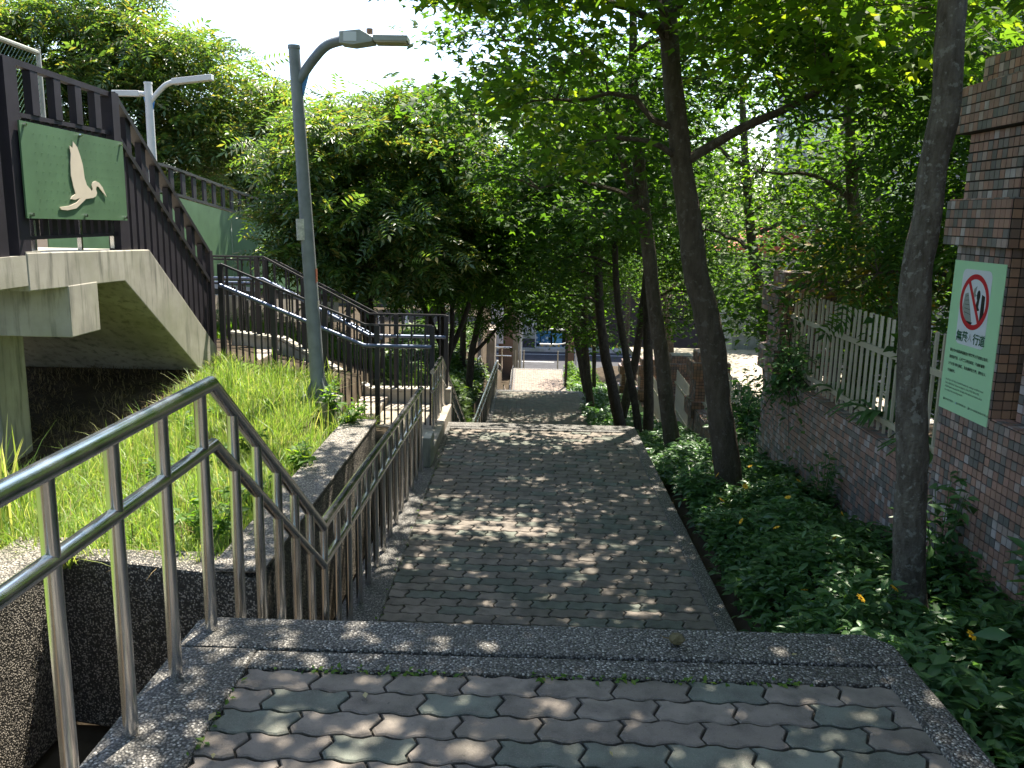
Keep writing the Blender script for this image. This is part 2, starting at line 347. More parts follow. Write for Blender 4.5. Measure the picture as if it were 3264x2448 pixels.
def landing(name, label, x0, x1, y0, y1, za, zb, kl, kr, parts, mode, nose=.33):
    """x0..x1 outer kerb edges, kl/kr kerb widths; pavers between; za/zb height at y0/y1"""
    rt = empty(name, ((x0+x1)/2, y0, za)); tag(rt, label, 'path', kind='structure')
    zf = lambda y: za + (zb-za)*(y-y0)/(y1-y0)
    tilt = math.atan2(zb-za, y1-y0)
    m = MB()
    def slab(xa, xb, ya, yb, top, bot):
        return MB().add([(xa,ya,zf(ya)+bot),(xb,ya,zf(ya)+bot),(xb,yb,zf(yb)+bot),(xa,yb,zf(yb)+bot),
                         (xa,ya,zf(ya)+top),(xb,ya,zf(ya)+top),(xb,yb,zf(yb)+top),(xa,yb,zf(yb)+top)],
                        [(3,2,1,0),(4,5,6,7),(0,1,5,4),(1,2,6,5),(2,3,7,6),(3,0,4,7)])
    yp = y1 - nose
    slab(x0+.01, x1-.01, y0, yp+.05, -.014, -.6).build('sand_bed', M['joint'], rt)
    slab(x0, x0+kl, y0, y1-.212, .010, -.55).build('kerb', M['pebble'], rt, bevel=.012)
    slab(x1-kr, x1, y0, y1-.212, .012, -.55).build('kerb', M['pebble'], rt, bevel=.012)
    slab(x0+kl+.001, x1-kr-.001, yp, y1-.226, .008, -.5).build('edge_band', M['pebble'], rt, bevel=.005)
    c = .07
    nz = MB().add([], [])
    poly = [(x0+.0, y1-.209), (x1, y1-.209), (x1, y1-c), (x1-c, y1), (x0+.03, y1), (x0, y1-.03)]
    zt = zf(y1); nz.prism(poly, 'z', zt-.5, zt+.011); nz.build('nosing', M['pebble'], rt, bevel=.012)
    cells = []
    nrow = int((yp - y0)/PR)
    for r in range(nrow):
        y = yp - PR*(r+.5)
        xo = (x0+kl) - (PW/2 if r % 2 else 0) + .03
        k = 0
        while xo + k*PW < x1-kr+PW*.6:
            cells.append((r, xo + k*PW + PW*.36, y)); k += 1
    xl, xr = x0+kl-.012, x1-kr+.012
    cells = [c_ for c_ in cells if c_[1]+PW/2 > xl+.03 and c_[1]-PW/2 < xr-.03]
    def cut(me, x):
        if x-PW/2-.01 > xl and x+PW/2+.01 < xr: return me
        c = me.copy(); q = np.empty(len(c.vertices)*3, np.float32); c.vertices.foreach_get('co', q); q = q.reshape(-1, 3)
        q[:, 0] = np.clip(q[:, 0], xl-x, xr-x); c.vertices.foreach_set('co', q.ravel()); c.update(); return c
    cells.sort(key=lambda c_: c_[2])
    vis = [c_ for c_ in cells if c_[2] > parts[0]]
    n_ind = parts[1]
    for (r, x, y) in vis[:n_ind]:
        me = pm['green' if rp.random() < .3 else 'pink']
        o = bpy.data.objects.new('paver', cut(me, x)); link(o, rt)
        o.location = (x, y, zf(y) + rp.uniform(-.002, .0015)); o.rotation_euler = (tilt + rp.gauss(0, .004), rp.gauss(0, .004), rp.gauss(0, .004))
    rest = vis[n_ind:]
    if rest:
        if mode == 'wave':
            base = pm['pink']; bv = np.empty(len(base.vertices)*3, np.float32); base.vertices.foreach_get('co', bv); bv = bv.reshape(-1, 3)
            bf = [tuple(p.vertices) for p in base.polygons]
        else:
            hx, hy = (PW-GAP)/2, (PR-GAP)/2
            bv = np.array([(-hx,-hy,-.03),(hx,-hy,-.03),(hx,hy,-.03),(-hx,hy,-.03),(-hx,-hy,0),(hx,-hy,0),(hx,hy,0),(-hx,hy,0)])
            bf = [(4,5,6,7),(0,1,5,4),(1,2,6,5),(2,3,7,6),(3,0,4,7)]
        mm = MB()
        for (r, x, y) in rest:
            q = bv + np.array([x, y, zf(y) + rp.uniform(-.002, .0015)]); q[:, 0] = np.clip(q[:, 0], xl, xr); mm.add(q, bf)
        me = bpy.data.meshes.new('paver_field'); me.from_pydata(mm.v, [], mm.f); me.update()
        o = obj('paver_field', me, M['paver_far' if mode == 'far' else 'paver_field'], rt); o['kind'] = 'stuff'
    return rt
landing('path', 'nearest paved landing with wavy pavers and pebble kerbs', -1.13, 1.28, -1.2, 2.8, 0, 0, .27, .115, (.3, 300), 'wave')
landing('path', 'second paved landing dappled with sunlight below the first steps', -1.12, 1.31, 4.4, 9.9, -1.0, -1.0, .27, .115, (4.4, 300), 'wave', .3)
landing('path', 'third paved landing in tree shade further down the path', -1.05, 1.72, 14.9, 25.0, -3.3, -3.65, .25, .15, (15, 0), 'plain', .3)
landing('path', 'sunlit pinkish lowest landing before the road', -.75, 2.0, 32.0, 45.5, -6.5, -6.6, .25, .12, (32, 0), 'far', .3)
def flight(label, x0, x1, y0, y1, z0, z1, n):
    rt = empty('steps', ((x0+x1)/2, y0, z1)); tag(rt, label, 'steps', kind='structure')
    rise = (z0-z1)/n; tread = (y1-y0)/(n-1)
    for i in range(n-1):
        zt = z0 - rise*(i+1)
        m = MB().box(x0, x1, y0+tread*i + .002, y0+tread*(i+1), zt-.6, zt); m.build('step', M['pebble'], rt, bevel=.008)
flight('upper flight of pebble-wash steps below the nearest landing', -1.10, 1.26, 2.8, 4.4, 0, -1.0, 6)
flight('middle flight of pebble-wash steps beyond the second landing', -1.10, 1.35, 9.9, 14.9, -1.0, -3.3, 14)
flight('lower flight of pebble-wash steps before the sunlit landing', -.95, 1.8, 25.0, 32.0, -3.65, -6.5, 17)
flight('last flight of steps down to the road', -.75, 2.0, 45.5, 48.5, -6.6, -7.95, 8)

# planter walls round the grass bed and the sunken drain
rt = empty('retaining_wall', (-2, 4.3, -1.5)); tag(rt, 'dark pebble-wash retaining wall holding the sunny grass bed', 'wall')
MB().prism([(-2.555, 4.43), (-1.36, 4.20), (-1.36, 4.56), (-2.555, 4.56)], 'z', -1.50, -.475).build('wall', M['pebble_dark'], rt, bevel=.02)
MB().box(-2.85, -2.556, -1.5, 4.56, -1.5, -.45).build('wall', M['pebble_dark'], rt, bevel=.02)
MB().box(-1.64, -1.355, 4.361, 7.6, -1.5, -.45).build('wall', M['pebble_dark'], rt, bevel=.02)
# paler pebble cap of the wall along the path
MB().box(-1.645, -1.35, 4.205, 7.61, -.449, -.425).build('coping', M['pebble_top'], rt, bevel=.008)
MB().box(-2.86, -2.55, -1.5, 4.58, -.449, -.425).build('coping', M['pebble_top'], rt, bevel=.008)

# ------------------------------------------------------------------ steel handrails
def frac(poly, d):
    for a, b in zip(poly, poly[1:]):
        L = (Vector(b)-Vector(a)).length
        if d <= L: return Vector(a).lerp(Vector(b), d/L)
        d -= L
    return Vector(poly[-1])
def handrail(label, top, posts, drop=.21, r=.026, rp_=.0205, group='steel handrails along the path', seg=12, endcap=True):
    """top: rail polyline; posts: list of (y, base z)"""
    rt = empty('handrail', (top[0][0], top[0][1], posts[0][1])); tag(rt, label, 'handrail', group)
    MB().tube(top, r, seg).build('top_rail', M['steel'], rt, True)
    mid = [(p[0], p[1], p[2]-drop) for p in top]
    MB().tube(mid, r*.84, seg).build('middle_rail', M['steel'], rt, True)
    ys_ = [p[1] for p in top]; zs_ = [p[2] for p in top]; xs_ = [p[0] for p in top]
    for (y, zb) in posts:
        x = float(np.interp(y, ys_, xs_)); z = float(np.interp(y, ys_, zs_))
        MB().tube([(x, y, zb-.03), (x, y, z-.012)], rp_, seg).build('post', M['steel'], rt, True)
    return rt
ps = [(y, .0) for y in np.arange(2.70, .2, -.302)][::-1]
ps += [(2.98 + .235*i, -.17 - .155*i) for i in range(5)]
ps += [(4.16, -.98)] + [(y, -1.0) for y in np.arange(4.45, 8.0, .285)]
handrail('long steel handrail bending down beside the nearest steps', [(-1.055, -.6, .85), (-1.055, 2.80, .85), (-1.02, 4.13, -.15), (-.985, 7.95, -.20)], ps)
ps = [(9.05, -1.0), (9.3, -1.0), (9.55, -1.0), (9.85, -1.0)] + [(10.2+.37*i, -1.164-.164*i) for i in range(13)]
handrail('weathered steel handrail descending past the clipped hedge', [(-.99, 8.95, -.22), (-.99, 9.85, -.22), (-.99, 15.0, -2.45)], ps)
handrail('steel handrail along the shaded third landing', [(-.98, 15.4, -2.42), (-.86, 25.0, -2.8), (-.75, 25.8, -3.05)],
         [(y, interp(y, [14.9, 25, 26], [-3.3, -3.65, -3.9])) for y in np.arange(15.5, 25.7, .6)])
handrail('far steel handrail descending to the sunlit landing', [(-.70, 27.5, -4.0), (-.62, 32.0, -5.6), (-.6, 41.0, -5.66)],
         [(y, interp(y, [25, 32, 46], [-3.65, -6.5, -6.6])) for y in np.arange(27.6, 41, .8)], seg=8)
handrail('second handrail of the hidden stair on the hedge side', [(-1.45, 25.5, -2.85), (-1.42, 26.5, -2.9), (-1.35, 33.0, -5.2)],
         [(y, interp(y, [25, 33], [-3.9, -6.2])) for y in np.arange(25.6, 33, .8)], seg=8)

# ------------------------------------------------------------------ footbridge end with its stair
BX = -3.35
br = empty('footbridge', (BX, 7, -.5)); tag(br, 'weathered concrete footbridge end with a stair running down', 'footbridge')
prof = [(5.72, 1.12), (7.6, 1.07), (9.12, -.02), (9.12, -.62), (8.98, -.62), (8.70, -.24), (7.10, .83), (5.72, .86)]
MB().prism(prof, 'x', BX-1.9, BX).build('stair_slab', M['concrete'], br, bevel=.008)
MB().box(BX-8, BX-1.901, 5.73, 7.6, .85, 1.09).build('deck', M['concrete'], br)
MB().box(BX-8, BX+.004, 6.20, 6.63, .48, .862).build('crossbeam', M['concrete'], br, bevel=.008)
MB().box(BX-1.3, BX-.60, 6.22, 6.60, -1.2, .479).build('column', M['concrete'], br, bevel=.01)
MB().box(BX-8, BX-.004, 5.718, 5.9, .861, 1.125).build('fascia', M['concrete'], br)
for i in range(6):
    MB().box(BX-1.85, BX-.08, 7.62+.25*i, 7.62+.25*(i+1), 1.07-.18*(i+1)-.1, 1.07-.18*(i+1)+.09).build('step', M['concrete_warm'], br)

def bar(m, x0, x1, y0, y1, z0, z1): m.box(x0, x1, y0, y1, z0, z1)
fe = empty('bridge_fence', (BX-.06, 7, 1.1)); tag(fe, 'dark slatted fence along the footbridge edge and stair', 'fence')
D_ = M['dark_slat']
xf = BX - .07
MB().box(xf-.06, xf+.06, 5.66, 5.80, 1.10, 2.36).build('post', D_, fe)
MB().box(xf-.05, xf+.05, 5.46, 5.56, 1.10, 2.38).build('post', D_, fe)
MB().box(xf-.05, xf+.05, 7.12, 7.24, 1.08, 2.34).build('post', D_, fe)
MB().add([(xf-.03,5.5,2.34),(xf+.03,5.5,2.34),(xf+.03,7.22,2.30),(xf-.03,7.22,2.30),(xf-.03,5.5,2.38),(xf+.03,5.5,2.38),(xf+.03,7.22,2.34),(xf-.03,7.22,2.34)],
         [(3,2,1,0),(4,5,6,7),(0,1,5,4),(1,2,6,5),(2,3,7,6),(3,0,4,7)]).build('top_rail', D_, fe)
MB().box(xf-.022, xf+.022, 5.8, 7.12, 2.005, 2.035).build('middle_rail', D_, fe)
MB().box(xf-.022, xf+.022, 5.8, 7.12, 1.20, 1.222).build('low_rail', D_, fe)
for i in range(4):
    y = 6.06 + .29*i; MB().box(xf-.028, xf+.028, y-.045, y+.045, 2.036, 2.33).build('slat', D_, fe)
for i in range(11):
    y = 5.86 + .118*i; MB().box(xf-.02, xf+.006, y-.035, y+.035, 1.222, 2.004).build('slat', D_, fe)
for y in (5.93, 6.55, 7.07):
    MB().box(xf-.012, xf+.02, y-.012, y+.012, 1.10, 1.33).build('stanchion', M['steel'], fe)
# the same fence along the near edge of the deck
MB().box(BX-7.5, BX-.14, 5.48, 5.54, 2.33, 2.37).build('top_rail', D_, fe); MB().box(BX-7.5, BX-.14, 5.49, 5.53, 1.16, 1.19).build('low_rail', D_, fe)
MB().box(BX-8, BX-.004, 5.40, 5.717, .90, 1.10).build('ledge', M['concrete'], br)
for i in range(34):
    x = BX-.32-.21*i; MB().box(x-.045, x+.045, 5.485, 5.535, 1.191, 2.329).build('slat', D_, fe)
# slats of the stair fence
ys0, ye0 = 7.30, 9.12
st = lambda y: interp(y, [7.2, 9.14], [2.33, .97])       # top line
sb_ = lambda y: interp(y, [7.24, 7.6, 9.12], [1.08, 1.06, -.03])     # foot line
n = 15
for i in range(n):
    y = ys0 + (ye0-ys0)*i/(n-1); w = .042
    hi = st(y) + (.0 if i % 2 else -.30); 
    MB().box(xf-.026, xf+.026, y-w, y+w, sb_(y)-.02, hi).build('slat', D_, fe)
for dz, nm in ((0, 'top_rail'), (-.32, 'middle_rail')):
    m = MB(); yy = [7.2, 9.16]
    for a, b in zip(yy, yy[1:]):
        za, zb = st(a)+dz, st(b)+dz
        m.add([(xf-.05,a,za-.03),(xf+.045,a,za-.03),(xf+.045,b,zb-.03),(xf-.05,b,zb-.03),(xf-.05,a,za+.02),(xf+.045,a,za+.02),(xf+.045,b,zb+.02),(xf-.05,b,zb+.02)],
              [(3,2,1,0),(4,5,6,7),(0,1,5,4),(1,2,6,5),(2,3,7,6),(3,0,4,7)])
    m.build(nm, M['dark_paint'], fe)
MB().box(xf-.05, xf+.05, 9.10, 9.18, -.1, 1.0).build('post', D_, fe)

# egret panel
pn = empty('egret_panel', (BX-.02, 6.4, 1.33)); tag(pn, 'green metal panel with a pale flying egret cut-out', 'panel')
px = BX + .012
MB().add([(px-.012,5.745,1.345),(px,5.745,1.345),(px,7.19,1.325),(px-.012,7.19,1.325),(px-.012,5.745,1.975),(px,5.745,1.975),(px,7.19,1.955),(px-.012,7.19,1.955)],
         [(3,2,1,0),(4,5,6,7),(0,1,5,4),(1,2,6,5),(2,3,7,6),(3,0,4,7)]).build('sheet', M['panel_green'], pn)
bird = [(430,945),(450,960),(455,920),(480,955),(495,1010),(508,1070),(513,1150),(525,1198),(548,1225),(556,1240),(562,1225),(558,1200),(565,1180),(585,1173),(605,1183),(627,1213),(650,1275),(622,1240),(600,1208),(588,1208),(583,1225),(588,1250),(580,1270),(560,1280),(512,1286),(485,1310),(445,1345),(385,1357),(343,1352),(335,1336),(400,1328),(450,1308),(478,1278),(440,1290),(412,1285),(420,1270),(447,1252),(437,1210),(425,1130),(428,1050),(435,1000)]
def puv(x, y):
    s_ = (x-118)/(782-118); s_ = s_/(1.27 - .27*s_) * 1.0 if True else s_
    yt = 775+150*(x-97)/668; yb = 1405+27*(x-148)/652
    v = (yb-y)/(yb-yt); z0 = 1.345-.02*s_
    return 5.745+1.445*s_, z0 + .63*v
bp = [puv(*q) for q in bird]
MB().prism(bp, 'x', px+.003, px+.008).build('egret', M['bird_beige'], pn)
m = MB()
for i in range(15):
    for j in range(9):
        y = 5.9 + i*.082 + (.02 if j % 2 else 0); z = 1.41 + j*.062
        m.tube([(px+.001, y, z), (px+.004, y, z)], [.0034, .0015], 6)
o = m.build('dimple', M['panel_green'], pn); o['kind'] = 'stuff'
for y, z in ((5.79, 1.95), (6.5, 1.945), (7.14, 1.93), (5.79, 1.37), (6.5, 1.365), (7.14, 1.35)):
    MB().tube([(px, y, z), (px+.02, y, z)], .012, 8).build('bolt', M['steel'], pn)

# far ramp of the footbridge with its own fence and panels
rr = empty('footbridge_ramp', (-5.6, 14, 0)); tag(rr, 'far concrete ramp of the footbridge behind the stair', 'ramp')
MB().add([(-7.4,9,.2),(-5.3,9,.2),(-5.3,24,-1.6),(-7.4,24,-1.6),(-7.4,9,.62),(-5.3,9,.62),(-5.3,24,-1.05),(-7.4,24,-1.05)],
         [(3,2,1,0),(4,5,6,7),(0,1,5,4),(1,2,6,5),(2,3,7,6),(3,0,4,7)]).build('deck', M['concrete_warm'], rr)
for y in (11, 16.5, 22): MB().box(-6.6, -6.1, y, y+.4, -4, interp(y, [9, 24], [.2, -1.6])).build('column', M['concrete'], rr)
fr = empty('ramp_fence', (-5.4, 14, .4)); tag(fr, 'dark fence with green panels on the far ramp', 'fence')
rz = lambda y: interp(y, [9, 24], [.62, -1.05])
ftop = lambda y: interp(y, [9, 13, 18, 24], [2.2, 2.08, 1.62, .9])
def strip(y0, y1, x0, x1, fa, fb):
    return MB().add([(x0,y0,fa(y0)),(x1,y0,fa(y0)),(x1,y1,fa(y1)),(x0,y1,fa(y1)),(x0,y0,fb(y0)),(x1,y0,fb(y0)),(x1,y1,fb(y1)),(x0,y1,fb(y1))],
                    [(3,2,1,0),(4,5,6,7),(0,1,5,4),(1,2,6,5),(2,3,7,6),(3,0,4,7)])
for a, b in ((9.5, 13), (13, 18), (18, 23.5)):
    strip(a, b, -5.44, -5.38, lambda y: ftop(y)-.04, ftop).build('top_rail', M['dark_paint'], fr)
    strip(a, b, -5.43, -5.39, lambda y: ftop(y)-.42, lambda y: ftop(y)-.38).build('middle_rail', M['dark_paint'], fr)
    strip(a, b, -5.43, -5.39, lambda y: rz(y)+.02, lambda y: rz(y)+.12).build('low_rail', M['dark_paint'], fr)
for i in range(32):
    y = 9.6+.44*i; strip(y, y+.13, -5.43, -5.40, lambda q: ftop(q)-.38, lambda q: ftop(q)-.04).build('slat', D_, fr)
for a, b in ((9.6, 12.9), (13.0, 15.6), (15.65, 18.1), (18.2, 20.6), (20.7, 23.3)):
    strip(a, b, -5.375, -5.36, lambda y: rz(y)+.2, lambda y: ftop(y)-.45).build('green_panel', M['panel_green'], fr)

# chain-link mast rail behind the corner of the bridge
cl = empty('mesh_fence', (-6.3, 8.6, 1.1)); tag(cl, 'tall chain-link fence behind the bridge corner', 'fence')
MB().tube([(-6.3, 6.2, 3.45), (-6.3, 11.4, 3.35)], .03, 8).build('top_rail', M['concrete_pale'], cl)
for y in (6.3, 8.9, 11.4): MB().tube([(-6.3, y, 1.0), (-6.3, y, 3.4)], .03, 8).build('post', M['concrete_pale'], cl)
m = MB()
for i in range(72):
    a = 6.2 + i*.072
    m.tube([(-6.3, a, 1.05), (-6.3, min(a+2.3, 11.4), 1.05+min(2.3, 11.4-a))], .0035, 3, False)
    m.tube([(-6.3, a, 1.05), (-6.3, max(a-2.3, 6.2), 1.05+min(2.3, a-6.2))], .0035, 3, False)
o = m.build('wire_mesh', M['panel_green'], cl); o['kind'] = 'stuff'

# lower stair from the bridge landing to the path
fs = empty('side_steps', (-2.4, 9.8, -.9)); tag(fs, 'short pinkish stair from the footbridge down to the path', 'steps')
W_ = M['concrete_warm']
MB().box(-5.2, -3.0, 9.13, 10.5, -1.3, -.22).build('landing', W_, fs, bevel=.01)
for i in range(4):
    MB().box(-3.0+.33*i+.001, -3.0+.33*(i+1), 9.13, 10.3, -1.6, -.36-.14*i).build('step', W_, fs, bevel=.008)
MB().box(-1.68, -.90, 8.3, 10.3, -1.6, -.86).build('platform', W_, fs, bevel=.01)
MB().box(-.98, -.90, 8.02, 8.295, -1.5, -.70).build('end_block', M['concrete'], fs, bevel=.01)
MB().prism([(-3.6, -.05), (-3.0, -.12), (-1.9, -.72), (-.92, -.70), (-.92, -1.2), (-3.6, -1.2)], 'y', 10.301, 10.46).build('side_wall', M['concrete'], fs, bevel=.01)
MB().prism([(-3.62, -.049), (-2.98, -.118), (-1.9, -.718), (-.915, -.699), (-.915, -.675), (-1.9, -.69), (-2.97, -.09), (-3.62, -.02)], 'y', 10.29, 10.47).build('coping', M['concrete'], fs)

def bar_railing(label, pts, n, hz, base, grp, y_is=None, bars=True):
    rt = empty('bar_railing', (pts[0][0], pts[0][1], base(0))); tag(rt, label, 'railing', grp)
    Dk = M['dark_paint']
    top = [Vector(p) for p in pts]
    MB().tube(top, .016, 4).build('top_rail', Dk, rt)
    MB().tube([p + Vector((0, -.06, -hz)) for p in top], .022, 10).build('handrail', M['rail_blue'], rt, True)
    tot = sum((b-a).length for a, b in zip(top, top[1:]))
    for i in range(n):
        q = frac(pts, tot*i/(n-1)); big = i % 8 == 0
        r_ = .026 if big else .009
        zb = base(q.x)
        MB().box(q.x-r_, q.x+r_, q.y-r_, q.y+r_, zb, q.z if big else q.z-hz-.05 if i % 2 == 0 else q.z).build('post' if big else 'bar', Dk, rt)
    return rt
sbase = lambda x: interp(x, [-3.4, -3.0, -1.7, -.9], [-.25, -.3, -.9, -.9])
bar_railing('dark bar railing on the near side of the side stair', [(-3.3, 9.2, .86), (-1.75, 9.2, .24), (-1.02, 9.2, .24)], 33, .22, sbase, 'railings of the side stair')
bar_railing('dark bar railing on the hedge side of the side stair', [(-3.9, 10.4, .88), (-3.2, 10.4, .88), (-1.92, 10.4, .22), (-.98, 10.4, .22)], 41, .26, lambda x: sbase(x)+.1, 'railings of the side stair')
bar_railing('dark bar railing closing the stair landing behind', [(-5.1, 11.2, .80), (-3.3, 11.2, .80), (-1.9, 11.2, .1)], 33, .3, lambda x: sbase(x)-.3, 'railings of the side stair')

# ------------------------------------------------------------------ street lamps
def lamp(label, x, y, z0, ztop, arms, r0, r1, mat, head, grp, detail=True, box=False, sleeve=None, lean=0):
    rt = empty('street_lamp', (x, y, z0)); tag(rt, label, 'street lamp', grp)
    zs = [z0, z0+.12, (z0+ztop)*.5, ztop]
    X = lambda z: x + lean*(z-z0)
    MB().tube([(X(z), y, z) for z in zs], [r0*1.06, r0, (r0*.55+r1*.45), r1], 20).build('pole', mat, rt, True)
    MB().tube([(X(ztop), y, ztop), (X(ztop), y, ztop+.03)], [r1*1.12, r1*1.08], 20).build('cap', mat, rt, True)
    if detail:
        MB().box(x-.14, x+.14, y-.14, y+.14, z0-.02, z0+.015).build('base_plate', mat, rt, bevel=.004)
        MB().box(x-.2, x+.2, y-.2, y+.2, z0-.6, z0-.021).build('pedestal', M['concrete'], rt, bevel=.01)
        for a in range(4):
            an = math.pi/4 + a*math.pi/2; c, s_ = math.cos(an), math.sin(an)
            q = [(x+c*r0*.9, y+s_*r0*.9), (x+c*.15, y+s_*.15)]
            MB().add([(q[0][0]-s_*.006, q[0][1]+c*.006, z0+.016), (q[1][0]-s_*.006, q[1][1]+c*.006, z0+.016), (q[0][0]-s_*.006, q[0][1]+c*.006, z0+.2),
                      (q[0][0]+s_*.006, q[0][1]-c*.006, z0+.016), (q[1][0]+s_*.006, q[1][1]-c*.006, z0+.016), (q[0][0]+s_*.006, q[0][1]-c*.006, z0+.2)],
                     [(0,1,2),(5,4,3),(0,3,4,1),(1,4,5,2),(2,5,3,0)]).build('gusset', mat, rt)
        MB().tube([(X(ztop-.62), y, ztop-.63), (X(ztop-.62), y, ztop-.61)], r1*1.14, 20).build('collar', mat, rt, True)
    for (pts, hl, hw, dirx) in arms:
        MB().tube(spline(pts, 6), .045 if detail else .04, 12).build('arm', mat, rt, True)
        a = Vector(pts[0]); b = Vector(pts[1])
        MB().prism([(a.x, a.z-.06), (a.x+(b.x-a.x)*.75, a.z+(b.z-a.z)*.62-.045), (a.x+(b.x-a.x)*.28, a.z-.16), (a.x+dirx*.02, a.z-.34)], 'y', y-.008, y+.008).build('bracket', M['bracket_blue'], rt)
        e = Vector(pts[-1]); s_ = dirx
        if box:
            rise = .12*(s_ > 0)
            hd = MB().add([(e.x+a*s_, y+b*hw, e.z+a*rise+c) for a in (0, hl+.28) for b in (-1, 1) for c in (-.045, .045)], [(0,1,3,2),(4,6,7,5),(0,4,5,1),(2,3,7,6),(1,5,7,3),(0,2,6,4)]).build('lamp_head', head, rt, bevel=.01)
            continue
        hd = MB().prism([(e.x-.02*s_, e.z-.045), (e.x-.02*s_, e.z+.055), (e.x+.17*s_, e.z+.075), (e.x+.285*s_, e.z+.01), (e.x+.285*s_, e.z-.03), (e.x+.1*s_, e.z-.06)], 'y', y-hw, y+hw).build('lamp_head', head, rt, bevel=.006)
        MB().box(min(e.x+.286*s_, e.x+hl*s_), max(e.x+.286*s_, e.x+hl*s_), y-hw*.95, y+hw*.95, e.z-.02, e.z+.03).build('light_panel', head, hd, bevel=.004)
        MB().box(min(e.x+.3*s_, e.x+(hl-.012)*s_), max(e.x+.3*s_, e.x+(hl-.012)*s_), y-hw*.9, y+hw*.9, e.z-.032, e.z-.0205).build('lens', M['lamp_glass'], hd)
    return rt
lp = lamp('tall grey street lamp with a curved arm rising from the grass bed', -2.05, 8.3, -.37, 2.90,
     [([(-2.18, 8.3, 2.60), (-2.03, 8.3, 2.80), (-1.90, 8.3, 2.93), (-1.74, 8.3, 2.985)], .60, .11, 1)], .072, .052, M['pole_paint'], M['lamp_grey'], None, True, lean=-.046)
MB().tube([(-1.50, 8.3, 3.04), (-1.50, 8.3, 3.085)], .03, 10).build('photocell', M['brick_red'], lp, True)
MB().box(-1.72, -1.60, 8.185, 8.189, 2.955, 3.035).build('data_plate', M['sign_white'], lp)
MB().tube([(-2.155, 8.3, 1.22-.06), (-2.16, 8.3, 1.36)], .0675, 20, False).build('sticker', M['sticker'], lp, True)
for z_, h_, mt in ((.78, .22, 'sticker_red'), (.52, .12, 'sticker')):
    m = MB(); xc = -2.05-.046*(z_+.52)
    for k in range(5):
        a0, a1 = -.5+k*.2, -.5+(k+1)*.2; q = .0735
        m.add([(xc+q*math.cos(a), 8.3+q*math.sin(a), z) for a in (a0, a1) for z in (z_-h_/2, z_+h_/2)], [(0, 2, 3, 1)])
    m.build('sticker', M[mt], lp)
lamp('pale two-headed street lamp beyond the footbridge', -6.12, 14.2, -1.2, 3.38,
     [([(-6.1, 14.2, 3.10), (-6.0, 14.2, 3.22), (-5.85, 14.2, 3.36), (-5.72, 14.2, 3.42)], .36, .07, 1), ([(-6.16, 14.2, 3.22), (-6.22, 14.2, 3.23), (-6.26, 14.2, 3.23)], .16, .05, -1)], .085, .06, M['pole_white'], M['pole_white'], None, False, True)
lamp('white double-armed street lamp beside the road below', 3.0, 50.5, -8.1, -4.9,
     [([(2.95, 50.5, -5.1), (2.7, 50.5, -5.0), (2.4, 50.5, -5.05), (2.2, 50.5, -5.1)], .7, .1, -1), ([(2.95, 50.5, -6.0), (2.6, 50.5, -5.85), (2.2, 50.5, -5.95), (1.8, 50.5, -6.0)], .7, .1, -1)], .08, .06, M['pole_white'], M['pole_white'], None, False, True)
o = MB().tube([(1.95, 40.5, -6.9), (1.95, 40.5, -1.2)], .07, 10).build('slender_post', M['bark_dark'], None, True); tag(o, 'slender dark lamp post beside the sunlit landing', 'post')
o = MB().tube([(-5.9, 21, -3), (-5.9, 21, 2.3)], .05, 8).build('thin_mast', M['pole_white'], None, True); tag(o, 'thin pale mast behind the ramp fence', 'mast')

# ------------------------------------------------------------------ tiled boundary wall, pillars and picket fences
TP = .05
tile_me = MB().box(-.0219, .0219, -.0219, .0219, -.001, .008)
_tm = bpy.data.meshes.new('tile'); _tm.from_pydata(tile_me.v, [], tile_me.f[1:]); _tm.update(); _tm.materials.append(M['tile_one'])
TV = np.array(tile_me.v); TF = tile_me.f[1:]
ROT = {'-x': Matrix(((0,0,-1),(-1,0,0),(0,1,0))).to_4x4(), '-y': Matrix(((1,0,0),(0,0,-1),(0,1,0))).to_4x4(), '+z': Matrix.Identity(4), '+y': Matrix(((-1,0,0),(0,0,1),(0,1,0))).to_4x4()}
def face_cells(face, fixed, u0, u1, v0, v1):
    """cells of a tile face; u is y (x-faces) or x (y-faces), v is z; '+z': u=x, v=y"""
    nu = max(1, round((u1-u0)/TP)); nv = max(1, round((v1-v0)/TP)); out = []
    for i in range(nu):
        for j in range(nv):
            u = u0+(u1-u0)*(i+.5)/nu; v = v0+(v1-v0)*(j+.5)/nv
            p = {'-x': (fixed, u, v), '-y': (u, fixed, v), '+y': (u, fixed, v), '+z': (u, v, fixed)}[face]
            out.append((face, p))
    return out
rt_ = random.Random(8)
